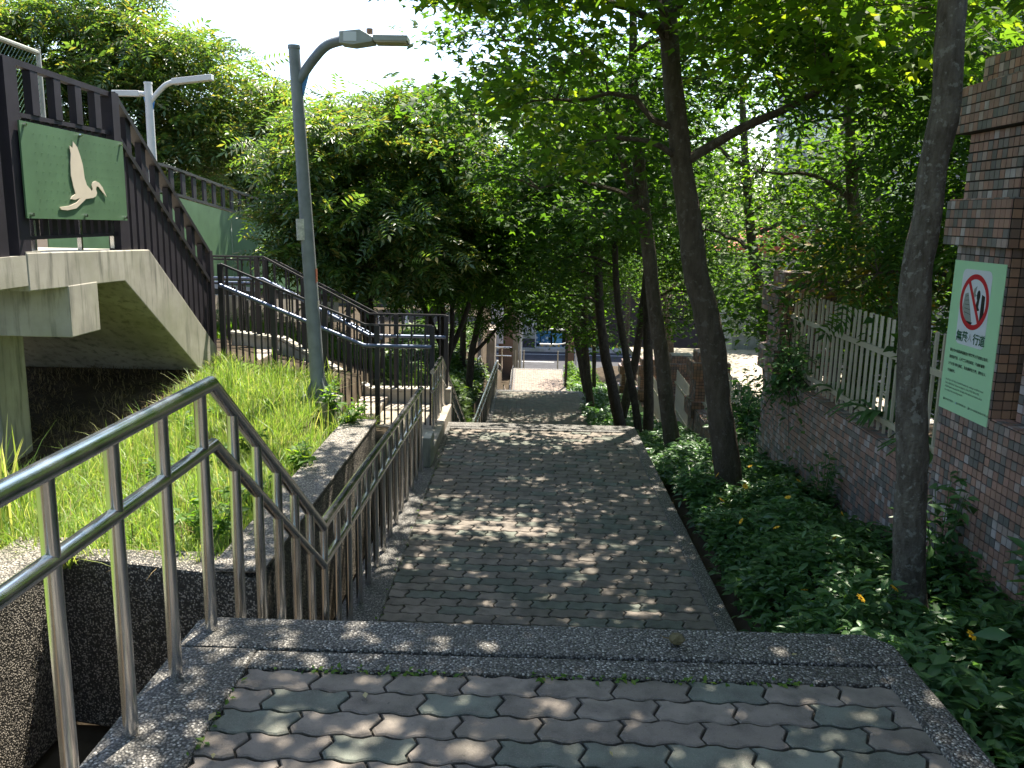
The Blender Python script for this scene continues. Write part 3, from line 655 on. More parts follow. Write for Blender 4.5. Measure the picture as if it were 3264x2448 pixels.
def tile_out(root, cells, n_ind, skip=None, visible=None):
    if skip: cells = [c for c in cells if not skip(c[1])]
    ind = []
    if n_ind:
        cand = [c for c in cells if c[0] == '-x' and (visible is None or visible(c[1]))]
        cand.sort(key=lambda c: Vector(c[1]).length); ind = cand[:n_ind]
    ids = set(map(id, ind))
    for c in ind:
        o = bpy.data.objects.new('tile', _tm); link(o, root)
        o.matrix_basis = Matrix.Translation(Vector(c[1])) @ ROT[c[0]]
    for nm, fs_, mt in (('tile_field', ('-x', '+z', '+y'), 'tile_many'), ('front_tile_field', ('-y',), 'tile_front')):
        rest = [c for c in cells if id(c) not in ids and c[0] in fs_]
        if not rest: continue
        V = []; F = []
        for c in rest:
            rm = np.array(ROT[c[0]].to_3x3()); n0 = len(V)*8
            V.append(TV @ rm.T + np.array(c[1]))
        V = np.concatenate(V); k = len(rest); F = []
        fa = np.array([(a, b, c) for q in TF for (a, b, c) in ((q[0], q[1], q[2]), (q[0], q[2], q[3]))])
        F = (fa[None] + (np.arange(k)*8)[:, None, None]).reshape(-1, 3)
        o = obj(nm, npmesh(nm, V, F, True), M[mt], root); o['kind'] = 'stuff'

def pillar(label, x, y0, y1, zg, zbb, n_ind, grp, scale=1.0, visible=None, skip=None, shaft_w=.45):
    """zbb = underside of the lower band"""
    rt = empty('wall_pillar', (x, (y0+y1)/2, zg)); tag(rt, label, 'pillar', grp)
    z1 = zbb+.25; z2 = z1+.37; z3 = z2+.25; z4 = z3+.15; w = shaft_w; e = .06
    G = M['grout']
    core = MB(); cells = []
    core.box(x, x+w, y0, y1, zg, z3-.01)
    for (za, zb) in ((zbb, z1), (z2, z3)):
        core.box(x-e, x+w+e, y0-e, y1+e, za, zb)
        cells += face_cells('-x', x-e, y0-e, y1+e, za, zb) + face_cells('-y', y0-e, x-e, x+w+e, za, zb)
        cells += face_cells('+z', zb, x-e, x+w+e, y0-e, y1+e)
    core.box(x+.02, x+w-.02, y0+.02, y1-.02, z3, z4)
    cells += face_cells('-x', x+.02, y0+.02, y1-.02, z3+.005, z4) + face_cells('-y', y0+.02, x+.02, x+w-.02, z3+.005, z4) + face_cells('+z', z4, x+.02, x+w-.02, y0+.02, y1-.02)
    for (za, zb) in ((zg, zbb), (z1, z2)):
        cells += face_cells('-x', x, y0, y1, za, zb) + face_cells('-y', y0, x, x+w, za, zb)
    core.build('core', G, rt); tile_out(rt, cells, n_ind, skip, visible)
    return rt
pillar('large tiled pillar carrying the green notice', 2.5, 4.52, 5.08, -1.2, 1.31, 300, 'tiled wall pillars', visible=lambda p: p[2] > -.3,
       skip=lambda p: p[0] > 2.49 and 4.56 < p[1] < 5.04 and .42 < p[2] < 1.16)
pillar('second tiled pillar down the slope with foliage over its shoulder', 2.56, 8.62, 9.08, -2.0, -.10, 300, 'tiled wall pillars', visible=lambda p: p[2] > -1.3)
pillar('third tiled pillar half hidden behind the dark leaning trunk', 2.66, 13.15, 13.6, -3.2, -1.62, 0, 'tiled wall pillars')
pillar('sunny-topped fourth tiled pillar beyond the leaning trunk', 2.85, 16.6, 17.05, -3.8, -2.22, 0, 'tiled wall pillars')
pillar('fifth tiled pillar among the thin trunks', 2.9, 21.2, 21.65, -4.6, -3.05, 0, 'tiled wall pillars')
pillar('farthest tiled pillar near the sunlit landing', 2.95, 25.8, 26.25, -5.2, -3.85, 0, 'tiled wall pillars')

def low_wall(label, xa, xb, y0, y1, zg, zt, n_ind, grp='low tiled walls', visible=None, w=.25):
    rt = empty('low_wall', (xa, y0, zg)); tag(rt, label, 'wall', grp)
    x = (xa+xb)/2
    MB().box(x, x+w, y0, y1, zg, zt).build('core', M['grout'], rt)
    tile_out(rt, face_cells('-x', x, y0, y1, zg, zt) + face_cells('+z', zt, x, x+w, y0, y1), n_ind, None, visible)
    return rt
low_wall('low tiled wall under the nearest picket fence', 2.52, 2.56, 5.081, 8.559, -1.6, -.10, 300, visible=lambda p: p[2] > -.75)
low_wall('low tiled wall between the second and third pillars', 2.62, 2.70, 9.141, 13.089, -2.6, -1.48, 0)
low_wall('low tiled wall between the third and fourth pillars', 2.75, 2.85, 13.661, 16.53, -3.6, -2.3, 0)
low_wall('low tiled wall between the fourth and fifth pillars', 2.87, 2.93, 17.12, 21.12, -4.4, -3.1, 0)
low_wall('low tiled wall between the fifth and last pillars', 2.92, 2.98, 21.72, 25.72, -5.0, -3.85, 0)
# near wall at the right edge of the view, with a sill and a recessed upper part
nw = empty('near_wall', (2.5, 3, -1)); tag(nw, 'tiled wall with a projecting sill beside the notice pillar', 'wall')
MB().box(2.5, 2.95, 0.2, 4.515, -1.2, .40).build('core', M['grout'], nw)
MB().box(2.60, 2.95, 3.9, 4.40, .402, 2.5).build('recess', M['grout'], nw)
MB().box(2.52, 2.95, 0.2, 3.899, .402, 2.5).build('upper_core', M['grout'], nw)
tile_out(nw, face_cells('-x', 2.5, .2, 4.515, -1.2, .40) + face_cells('+z', .40, 2.5, 2.6, 3.9, 4.515) + face_cells('-x', 2.60, 3.9, 4.45, .41, 2.5) + face_cells('-x', 2.52, .2, 3.899, .41, 2.5) + face_cells('+y', 3.899, 2.52, 2.6, .41, 2.5),
         300, None, lambda p: p[1] > 3.2 and -.4 < p[2] < 1.4)

def picket_fence(label, x0, x1, y0, y1, zb, zt, n, grp='picket fences on the low walls', seed=0):
    rt = empty('picket_fence', (x0, y0, zb)); tag(rt, label, 'fence', grp)
    r = random.Random(seed)
    me = MB().box(-.0095, .0095, -.0095, .0095, 0, zt-zb).add([], [])
    me = me.build('picket', M['picket'], rt); base = me.data
    for i in range(n):
        y = y0 + (y1-y0)*(i+.5)/n; x = x0+(x1-x0)*(i+.5)/n
        o = me if i == 0 else link(bpy.data.objects.new('picket', base), rt)
        o.location = (x, y, zb); o.rotation_euler = (r.gauss(0, .004), r.gauss(0, .004), 0)
    for dz, nm in ((-.25, 'top_rail'), (-(zt-zb)+.10, 'low_rail')):
        MB().add([(x0-.03,y0,zt+dz-.02),(x0-.01,y0,zt+dz-.02),(x1-.01,y1,zt+dz-.02),(x1-.03,y1,zt+dz-.02),(x0-.03,y0,zt+dz+.02),(x0-.01,y0,zt+dz+.02),(x1-.01,y1,zt+dz+.02),(x1-.03,y1,zt+dz+.02)],
                 [(3,2,1,0),(4,5,6,7),(0,1,5,4),(1,2,6,5),(2,3,7,6),(3,0,4,7)]).build(nm, M['picket'], rt)
picket_fence('nearest cream picket fence behind the pale trunk', 2.63, 2.66, 5.1, 8.55, -.09, .75, 31)
picket_fence('cream picket fence below the second pillar', 2.74, 2.80, 9.15, 13.08, -1.47, -.62, 35)
picket_fence('cream picket fence beyond the third pillar', 2.86, 2.95, 13.67, 16.5, -2.29, -1.44, 25)
picket_fence('cream picket fence past the fourth pillar', 2.97, 3.02, 17.13, 21.1, -3.09, -2.2, 34)
picket_fence('farthest cream picket fence by the last pillar', 3.02, 3.06, 21.73, 25.7, -3.84, -2.95, 32)

# ------------------------------------------------------------------ no-smoking notice
sg = empty('notice_board', (2.485, 4.81, .36)); tag(sg, 'green no-smoking notice with a red prohibition ring on the pillar', 'sign')
SX = 2.487
def sp(u, v): return (5.075 - u*.545, .355 + v*.87)      # u,v in 0..1 from lower left -> (y, z)
def on(name, poly, mat, off, parent=sg, th=.0008):
    return MB().prism([sp(*p) for p in poly], 'x', SX-off-th, SX-off).build(name, M[mat], parent)
MB().box(SX, SX+.004, 4.53, 5.075, .355, 1.225).build('panel', M['sign_green'], sg)
def rr(u0, u1, v0, v1, r, asp=.87/.545):
    pts = []
    for cx, cy, a0 in ((u1-r*asp, v1-r, 0), (u0+r*asp, v1-r, 90), (u0+r*asp, v0+r, 180), (u1-r*asp, v0+r, 270)):
        for k in range(5):
            a = R(a0+k*22.5); pts.append((cx+r*asp*math.cos(a), cy+r*math.sin(a)))
    return pts
on('white_card', rr(.20, .78, .46, .95, .045), 'sign_white', .001)
A_ = .87/.545
def circ(r, n=40, cu=.49, cv=.745, a0=0, a1=360): return [(cu+r*A_*math.cos(R(a0+(a1-a0)*k/n)), cv+r*math.sin(R(a0+(a1-a0)*k/n))) for k in range(n+(0 if a1-a0 == 360 else 1))]
m = MB(); o_, i_ = circ(.178), circ(.146); n = len(o_)
V = [(SX-.0031, *sp(*p)) for p in o_] + [(SX-.0031, *sp(*p)) for p in i_]
m.add(V, [(k, (k+1) % n, n+(k+1) % n, n+k) for k in range(n)]); m.build('prohibition_ring', M['sign_red'], sg)
c_, s_ = math.cos(R(-58)), math.sin(R(-58))
on('slash', [(.49+A_*(c_*.155*a+.013*b*s_*-1), .745+(s_*.150*a+.013*b*c_)) for a, b in ((-1, -1), (1, -1), (1, 1), (-1, 1))], 'sign_red', .0026)
on('pictogram', [(.30, .79), (.36, .80), (.48, .62), (.40, .60), (.33, .64), (.27, .70)], 'ink_grey', .0019)
on('pictogram', [(.29, .66), (.36, .62), (.50, .615), (.46, .585), (.36, .59)], 'ink', .0021)
on('pictogram', [(.565+.035*A_*math.cos(R(a))*.6, .79+.035*math.sin(R(a))) for a in range(0, 360, 30)], 'ink', .0022)
on('pictogram', [(.55, .765), (.59, .77), (.58, .72), (.61, .70), (.55, .69), (.53, .73)], 'ink', .0023)
on('pictogram', [(.63, .80), (.69, .79), (.70, .66), (.63, .63)], 'ink', .0022)
on('pictogram', [(.47, .83), (.52, .85), (.50, .80), (.53, .79), (.49, .775), (.46, .80)], 'ink_grey', .0022)
for k in range(5): on('pictogram', [(.315, .775-.025*k), (.37+.018*k, .785-.03*k), (.37+.018*k, .782-.03*k), (.315, .772-.025*k)], 'ink', .0023)
TM = Matrix(((0, 0, -1, 0), (-1, 0, 0, 0), (0, 1, 0, 0), (0, 0, 0, 1)))
def text(s, u, v, size, mat, name='lettering', align='LEFT', w=1.0, bold=0):
    cu = bpy.data.curves.new('txt', 'FONT'); cu.body = s; cu.size = size; cu.align_x = align; cu.offset = bold
    cu.resolution_u = 2
    to = bpy.data.objects.new('txt', cu); sc.collection.objects.link(to)
    bpy.context.view_layer.update()
    me = bpy.data.meshes.new_from_object(to.evaluated_get(bpy.context.evaluated_depsgraph_get()))
    bpy.data.objects.remove(to); me.materials.clear()
    o = obj(name, me, M[mat], sg); y, z = sp(u, v)
    o.matrix_basis = Matrix.Translation((SX-.0032, y, z)) @ TM @ Matrix.Diagonal((w, 1, 1, 1))
text('無菸', .215, .487, .064, 'ink_green', w=1, bold=.0015); text('人', .45, .495, .048, 'ink_grey'); text('行道', .555, .487, .064, 'ink_green', bold=.0015)
for k, s in enumerate(('臺北市內湖區南湖高級中學周邊人行道禁止吸菸。', '違規吸菸者，依菸害防制法規定，可處新臺幣', '2千元至1萬元罰鍰。為維護師生健康，請勿在人', '行道吸菸。')):
    text(s, .12, .40-.046*k, .0198, 'ink', bold=.0003)
for k, s in enumerate(('According to the Tobacco Hazards Prevention Act, smoking is prohibited around', 'Nan-hu High School. Violators are subject to a fine of NT$ 2,000 to NT$', '10,000. Please be considerate for the health of the teachers and students and do', 'not smoke on the surrounding sidewalks.')):
    text(s, .10, .20-.024*k, .0165, 'ink', w=.78)
for u, s in ((.09, '臺北市政府教育局'), (.36, '臺北市政府衛生局'), (.62, '臺北市內湖區南湖高級中學 關心您')):
    text(s, u+.02, .065, .0135, 'ink'); on('emblem', [(u, .062), (u+.014, .062), (u+.007, .08)], 'ink' if u != .36 else 'ink_blue', .001)

# ------------------------------------------------------------------ leaves, trees and plants
def tmpl(kind):
    if kind == 'maple':
        v = [(0,0,0),(-.48,.42,-.10),(-.15,.50,0),(0,1,-.08),(.15,.50,0),(.48,.42,-.10),(0,.12,.05)]
        f = [(6,2,1),(0,6,1),(6,3,2),(6,4,3),(6,5,4),(0,5,6)]
    elif kind == 'simple':
        v = [(0,0,0),(-.27,.45,.06),(0,1,-.1),(.27,.45,.06)]; f = [(0,2,1),(0,3,2)]
    elif kind == 'cover':
        v = [(0,0,0),(-.20,.38,.05),(-.17,.62,.02),(0,1,-.14),(.17,.62,.02),(.20,.38,.05),(0,.5,-.03)]
        f = [(0,6,1),(1,6,2),(2,6,3),(6,4,3),(6,5,4),(0,5,6)]
    elif kind == 'pinnate':
        v = []; f = []
        for k in range(5):
            y = .18+.17*k; d = -.30*(y**2)
            for s in (-1, 1):
                n = len(v); a = .32-.02*k
                v += [(0, y, d), (s*a*.55, y+.01, d+.015), (s*a, y+.11, d-.06), (s*a*.5, y+.10, d+.015)]
                f += [(n, n+1, n+2), (n, n+2, n+3)] if s > 0 else [(n, n+2, n+1), (n, n+3, n+2)]
        n = len(v); v += [(0, .9, -.22), (-.06, 1.05, -.3), (0, 1.22, -.4), (.06, 1.05, -.3)]; f += [(n, n+2, n+1), (n, n+3, n+2)]
    elif kind == 'frond':
        v = []; f = []
        for k in range(5):
            y = .1+.17*k
            for s in (-1, 1):
                n = len(v); v += [(0, y, 0), (s*.22, y+.25, -.03), (0, y+.09, 0)]; f += [(n, n+1, n+2) if s > 0 else (n, n+2, n+1)]
    return np.array(v, float), np.array(f)
def unit(a): return a/np.maximum(1e-9, np.linalg.norm(a, axis=-1, keepdims=True))
def leaves(kind, pos, size, rng, up=1.0, tilt=.55, out=None, sizevar=.3, droop=.25):
    v, f = tmpl(kind); n = len(pos)
    nr = unit(np.stack([rng.normal(0, tilt, n), rng.normal(0, tilt, n), np.full(n, up)], 1))
    d = rng.normal(0, 1, (n, 3)); 
    if out is not None: d = d*.7 + unit(out)
    d[:, 2] -= droop
    d = unit(d - nr*np.sum(d*nr, 1, keepdims=True)); s = np.cross(d, nr)
    sz = size*(1+rng.uniform(-sizevar, sizevar, n))
    B = np.stack([s, d, nr], 1)*sz[:, None, None]
    V = np.einsum('kc,ncj->nkj', v, B) + pos[:, None]
    F = f[None] + (np.arange(n)*len(v))[:, None, None]
    return V.reshape(-1, 3), F.reshape(-1, 3)
def limb_mesh(m, a, b, r0, r1, rng, n=5, sag=.12, seg=6):
    a = np.array(a); b = np.array(b); L = np.linalg.norm(b-a)
    P = [a+(b-a)*t + np.array([0, 0, sag*L*math.sin(math.pi*t)]) + rng.normal(0, .025*L, 3)*(0 < t < 1) for t in np.linspace(0, 1, n)]
    m.tube(P, list(np.linspace(r0, r1, n)), seg, False); return np.array(P)
def crown_points(blobs, nclump, rng):
    vol = np.array([b[3]*b[4]*b[5] for b in blobs])**.8; vol = vol/vol.sum(); C = []; O = []
    for b, w in zip(blobs, vol):
        k = max(3, int(nclump*w)); d = unit(rng.normal(0, 1, (k, 3))); r = rng.uniform(.15, 1, k)**.45
        p = d*r[:, None]*np.array(b[3:6]); C.append(p+np.array(b[:3])); O.append(unit(p))
    return np.concatenate(C), np.concatenate(O)
def tree(name, label, trunk, blobs, kind, leafm, barkm, nclump, per, size, seed, grp=None, spread=.24, limbs=None, forks=(), tilt=.55, twigs=True, seg=12, cat='tree', flat=.5):
    rng = np.random.default_rng(seed)
    b0 = trunk[0]; rt = empty(name, b0[:3]); tag(rt, label, cat, grp)
    T = spline(trunk, 6); m = MB()
    P = T[:, :3].copy(); k = len(P); ph = rng.uniform(0, 6, 2)
    wob = np.minimum(1, np.arange(k)/4)[:, None]
    P[:, 0] += .005*np.sin(np.arange(k)*.9+ph[0])*wob[:, 0]; P[:, 1] += .005*np.sin(np.arange(k)*.7+ph[1])*wob[:, 0]
    rad = T[:, 3]*(1+rng.normal(0, .03, k)); rad[0] *= 1.5; rad[1] *= 1.2; rad[2] *= 1.05
    m.tube(P, list(rad), seg)
    segs = [P]
    for fk in forks:
        Q = spline(fk, 5); m.tube(Q[:, :3], list(Q[:, 3]), 8); segs.append(Q[:, :3])
    allp = np.concatenate(segs)
    for b in blobs:
        c = np.array(b[:3]); d = np.linalg.norm(allp-c, axis=1) + np.where(allp[:, 2] > c[2]-.1, .8, 0); j = int(np.argmin(d))
        L = limb_mesh(m, allp[j], c, max(.014, .03*min(1.3, d[j])), .010, rng, 6); segs.append(L)
    lp_ = np.concatenate(segs)
    C, O = crown_points(blobs, nclump, rng)
    if twigs:
        for c in C[::2 if len(C) > 260 else 1]:
            d = np.linalg.norm(lp_-c, axis=1)+np.where(lp_[:, 2] > c[2]+.1, .5, 0); j = int(np.argmin(d))
            if d[j] < 1.8: limb_mesh(m, lp_[j], c, .008, .003, rng, 4, .08, 3)
    m.build('trunk', M[barkm], rt, True)
    n = len(C)*per; ci = np.repeat(np.arange(len(C)), per)
    off = rng.normal(0, 1, (n, 3))*np.array([spread, spread, spread*flat])
    V, F = leaves(kind, C[ci]+off, size, rng, out=O[ci]*.8+off*2, tilt=tilt)
    obj('crown', npmesh('crown', V, F), M[leafm], rt)
    return rt
def copy_tree(src, loc, rz, sc_, label, lean=0):
    r = src.copy(); sc.collection.objects.link(r); r.location = loc; r.rotation_euler = (lean, 0, rz); r.scale = (sc_,)*3
    r['label'] = label
    for ch in src.children:
        c = ch.copy(); sc.collection.objects.link(c); c.parent = r; c.matrix_parent_inverse = ch.matrix_parent_inverse
    return r
def ring(cx, cy, cz, n, rad, rz, br_, seed, zj=.5):
    r = np.random.default_rng(seed); out = []
    for i in range(n):
        a = 2*math.pi*i/n + r.uniform(-.4, .4); q = rad*r.uniform(.55, 1); b = br_*r.uniform(.75, 1.2)
        out.append((cx+q*math.cos(a), cy+q*math.sin(a), cz+r.uniform(-zj, zj)*rz, b, b, b*.7))
    return out
RG = 'maples in the planting strip'
# first pale trunk beside the notice
tree('maple_tree', 'pale grey maple trunk nearest the camera beside the notice', [(2.0,4.15,-.6,.082),(1.95,4.15,.1,.076),(1.90,4.15,.6,.074),(1.86,4.15,1.17,.073),(1.88,4.15,1.6,.066),(1.90,4.15,2.05,.065),(1.89,4.2,2.6,.06),(1.8,4.3,3.5,.05),(1.7,4.5,4.8,.03)],
     [(.9,3.9,3.2,.9,.8,.5),(.2,4.2,3.5,.8,.8,.5),(1.9,5.0,2.9,.9,.9,.5),(1.1,5.0,3.3,1,.9,.6),(2.7,4.4,3.3,.9,.9,.6),(.3,5.1,3.7,.9,.9,.5),(1.7,4.2,4.1,1.2,1.1,.7),(1.2,3.0,3.6,1,.8,.5),(2.6,5.8,2.75,.8,.8,.45),(-.35,3.6,3.8,.7,.8,.45)],
     'maple', 'leaf_maple', 'bark_pale', 250, 42, .11, 11, RG, .16)
# second, leaning left, with the long limb to the right
tree('maple_tree', 'dark maple trunk leaning left with a long limb to the right', [(1.95,7.4,-1.25,.135),(1.83,7.4,-.8,.12),(1.66,7.4,.14,.108),(1.56,7.4,.6,.11),(1.45,7.4,.94,.108),(1.3,7.4,1.71,.095),(1.2,7.4,2.26,.082),(1.07,7.4,3.16,.07),(.95,7.5,4.2,.05),(.9,7.6,5.2,.025)],
     [(.2,6.6,3.0,.9,.9,.5),(-.4,7.0,3.5,.8,.9,.55),(2.2,9.0,4.3,1.2,1,.7),(1.8,8.5,3.5,.9,.8,.5),(2.6,8.3,3.7,.9,.9,.5),(.6,6.1,3.0,.9,.8,.4),(1.5,6.5,3.2,.9,.8,.4),(.9,7.6,4.4,1.3,1.2,.8),(-.2,7.9,4.1,1,1,.7),(2.0,7.4,3.2,1,.9,.6),(1.9,6.2,2.9,.8,.8,.45),(.2,7.2,2.35,.7,.7,.35),(2.6,6.9,2.8,.7,.7,.4),(.45,7.0,2.0,.4,.5,.22)],
     'maple', 'leaf_maple', 'bark', 290, 44, .112, 12, RG, .165, forks=[[(1.29,7.4,1.90,.045),(1.5,7.35,2.03,.042),(1.75,7.3,2.18,.038),(2.1,7.3,2.34,.032),(2.5,7.2,2.58,.018)]])
tree('maple_tree', 'third maple with a forked trunk leaning over the path', [(1.95,10.4,-1.9,.11),(1.78,10.4,-.9,.095),(1.59,10.4,.17,.09),(1.4,10.4,1.28,.082),(1.24,10.4,2.34,.07),(1.15,10.4,3.3,.05),(1.1,10.4,4.6,.03)],
     [(.3,9.6,2.6,1,1,.6),(-.3,9.9,3.3,.9,1,.6),(.9,9.2,2.2,.9,.9,.45),(1.6,9.9,2.9,1,1,.6),(.7,10.6,4.2,1.4,1.3,.8),(.1,10.4,1.75,.8,.8,.4),(2.2,10.6,3.5,1,1,.7),(.8,10.2,1.4,.6,.7,.35),(-.7,10.6,2.6,.7,.8,.5),(1.2,9.2,1.55,.5,.5,.3)],
     'maple', 'leaf_dark', 'bark', 195, 42, .112, 13, RG, .17, forks=[[(1.38,10.4,1.3,.055),(1.15,10.35,1.9,.045),(.85,10.3,2.7,.035),(.55,10.3,3.3,.02)]])
t4 = tree('maple_tree', 'thin crooked maple beside the second landing edge', [(1.98,13.2,-2.6,.07),(1.84,13.2,-1.96,.062),(1.66,13.2,-1.1,.06),(1.5,13.2,-.39,.055),(1.35,13.2,.53,.05),(1.3,13.2,1.6,.04),(1.2,13.3,2.8,.025)],
     [(.7,12.6,1.5,1,1,.6),(.2,13.0,2.2,1,1,.6),(1.5,12.8,1.6,.9,.9,.5),(1.0,13.4,3.0,1.4,1.3,.9),(-.3,13.3,1.7,.8,.8,.5),(.5,13.1,.8,.7,.7,.35),(2.0,13.5,2.4,1,1,.7)],
     'maple', 'leaf_dark', 'bark_dark', 270, 32, .115, 14, RG, .26)
t5 = tree('maple_tree', 'dark maple trunk bending left above the shaded landing', [(1.95,16,-3.0,.13),(1.80,16,-2.3,.115),(1.6,16,-1.5,.10),(1.45,16,-.86,.09),(1.32,16,.2,.08),(1.26,16,1.18,.07),(1.13,16,2.42,.05),(1.0,16,3.8,.03)],
     [(.6,15.3,.9,1,1,.5),(.0,15.7,1.5,1,1,.6),(1.3,15.5,1.6,1,1,.6),(.8,16.2,3.0,1.6,1.4,1),(-.6,16,2.1,.9,.9,.6),(.4,15.6,.0,.7,.8,.35),(2.0,16.3,2.1,1.1,1,.8),(-.4,15.8,.5,.7,.7,.4)],
     'maple', 'leaf_dark', 'bark_dark', 280, 32, .12, 15, RG, .27)
t6 = tree('maple_tree', 'straight twin-stemmed maple in the middle of the row', [(2.25,15.0,-3.0,.10),(2.2,15.0,-1.5,.09),(2.1,15,.2,.08),(2.05,15,1.8,.06),(2,15,3.6,.03)],
     [(1.6,14.6,2.0,1,1,.6),(2.4,14.8,2.4,1,1,.7),(2.0,15.2,3.6,1.4,1.3,.9),(2.9,15.1,1.8,.9,.9,.6),(1.3,15.1,1.0,.7,.7,.4)],
     'maple', 'leaf_dark', 'bark_dark', 170, 30, .10, 16, RG, .27)
tree('maple_tree', 'maple with a low leafy bough over the third landing', [(1.9,22,-4.0,.12),(1.75,22,-3.46,.11),(1.54,22,-1.99,.10),(1.45,22,-.08,.085),(1.4,22,1.6,.06),(1.3,22,3.2,.03)],
     [(.9,21,-.3,1.2,1.2,.6),(.2,21.4,.3,1.2,1.2,.7),(1.7,21.2,.5,1.2,1.2,.7),(1.0,22,2.2,1.8,1.6,1.1),(-.4,21.8,1.2,1.1,1.1,.7),(2.4,22,1.3,1.3,1.2,.9),(.6,21,-1.2,.7,.8,.35),(1.9,21.3,-1.3,.9,.9,.5)],
     'simple', 'leaf_dark', 'bark_dark', 330, 34, .12, 17, RG, .3, seg=10)
copy_tree(t5, (2.15, 19.0, -3.5), 2.2, .95, 'slim maple between the fourth and fifth pillars')
copy_tree(t5, (1.95, 25.3, -4.1), .3, 1.05, 'maple bending over the end of the third landing')
copy_tree(t5, (2.3, 29.5, -5.4), 5.6, 1.1, 'maple beside the lower steps')
copy_tree(t4, (2.2, 26.5, -4.3), 1.3, 1.0, 'far thin maple at the end of the row')
# trees behind the boundary wall
BG = 'trees behind the boundary wall'
def wall_tree(label, x, y, zg, h, r0, seed, leafm='leaf_bright', kind='simple', lean=(.3, 0), rad=1.5, n=6, size=.12, ncl=210, per=30, barkm='bark', low=.42):
    lx, ly = lean
    tr = [(x, y, zg, r0), (x+lx*.3, y+ly*.3, zg+h*.3, r0*.85), (x+lx*.7, y+ly*.7, zg+h*.6, r0*.65), (x+lx, y+ly, zg+h, r0*.3)]
    bl = ring(x+lx*.8, y+ly*.8, zg+h*(low+.28), n, rad, h*.36, rad*.55, seed) + [(x+lx, y+ly, zg+h, rad*.7, rad*.7, rad*.5)]
    return tree('tree', label, tr, bl, kind, leafm, barkm, ncl, per, size, seed, BG, .28, seg=8)
w1 = wall_tree('bright leafy tree just behind the nearest picket fence', 3.9, 9.8, -.6, 4.6, .09, 31, 'leaf_bright', lean=(-.5, .1), ncl=85, size=.10)
w2 = wall_tree('tree with pinnate leaves behind the notice pillar', 4.3, 7.2, -.2, 4.2, .08, 32, 'leaf_dark', 'pinnate', (-.3, .2), size=.34, ncl=150, per=10)
w3 = wall_tree('crooked tree forking behind the second pillar', 3.7, 12.4, -1.6, 5.2, .10, 33, 'leaf_bright', lean=(-.9, -.2), rad=1.7, ncl=80, size=.10)
w4 = wall_tree('yellowing low tree drooping over the picket fence', 3.6, 8.2, -.3, 1.5, .05, 34, 'leaf_yellow', lean=(-.2, 0), rad=.55, n=5, size=.09, ncl=70, per=26)
wall_tree('dark low tree close behind the nearest fence', 3.75, 7.0, -.4, 2.6, .06, 36, 'leaf_dark', 'pinnate', (-.2, .1), rad=.8, n=6, size=.3, ncl=80, per=11, low=.35)
wall_tree('dark leafy tree behind the second pillar top', 3.5, 9.6, -1.2, 3.2, .07, 37, 'leaf_dark', 'simple', (.1, .2), rad=.9, n=6, size=.10, ncl=120, per=30, low=.35)
wall_tree('dark leafy tree behind the second picket fence', 3.8, 11.4, -1.6, 3.4, .08, 38, 'leaf_dark', 'simple', (.2, -.1), rad=1.1, n=6, size=.11, ncl=120, per=30, low=.35)
w5 = wall_tree('stout tall tree in front of the grey school building', 5.6, 14.5, -1.8, 7.2, .17, 35, 'leaf_dark', lean=(.1, .1), rad=2.2, low=.68, ncl=170)
copy_tree(w3, (5.0, 17.5, -2.4), 2.6, 1.15, 'leaning tree behind the third picket fence')
copy_tree(w1, (4.2, 20.5, -3.2), 3.7, 1.2, 'bushy tree behind the fourth pillar')
copy_tree(w5, (7.6, 21.0, -3.0), .9, 1.1, 'tall tree beside the red-roofed hut')
copy_tree(w3, (4.6, 26.0, -4.2), 5.0, 1.2, 'tree behind the farthest pillar')
copy_tree(w5, (8.4, 8.6, -.4), 2.0, 1.0, 'tall tree rising behind the notice pillar top')
copy_tree(w1, (6.0, 30.0, -5.5), 2.1, 1.5, 'far tree beyond the boundary wall end')
# trees on the left of the path
LG = 'trees on the stair side'
tree('pinnate_tree', 'broad sunlit tree with feathery leaves beside the side stair', [(-2.5,14,-1.6,.13),(-2.58,14,-.67,.115),(-2.64,14,.3,.10),(-2.6,14,1.2,.08),(-2.55,14,2.4,.04)],
     [(-3.55,13.4,1.55,.65,.8,.35),(-3.2,13.2,2.15,.7,.8,.35),(-2.55,13.2,2.5,.8,.8,.35),(-1.8,13.5,2.3,.8,.8,.35),(-3.45,13.5,.85,.6,.7,.3),(-2.85,12.9,1.45,.8,.8,.32),(-1.95,13,1.4,.8,.8,.32),(-1.2,13.6,1.7,.7,.7,.35),(-3.1,12.8,.75,.65,.6,.28),(-2.3,12.8,.65,.7,.6,.28),(-2.9,13.9,2.85,.8,.8,.3),(-1.5,14,2.8,.8,.8,.3),(-2.2,13.7,3.1,.6,.6,.25),(-3.6,13.7,2.3,.5,.6,.25),(-1.5,12.9,.8,.6,.6,.28)],
     'pinnate', 'leaf_pinnate', 'bark_dark', 430, 12, .36, 21, LG, .17, forks=[[(-2.62,14,0,.06),(-2.3,13.9,.5,.045),(-1.9,13.8,1.2,.03)],[(-2.6,14,-.3,.06),(-3.0,13.9,.3,.045),(-3.4,13.7,1.1,.03)]])
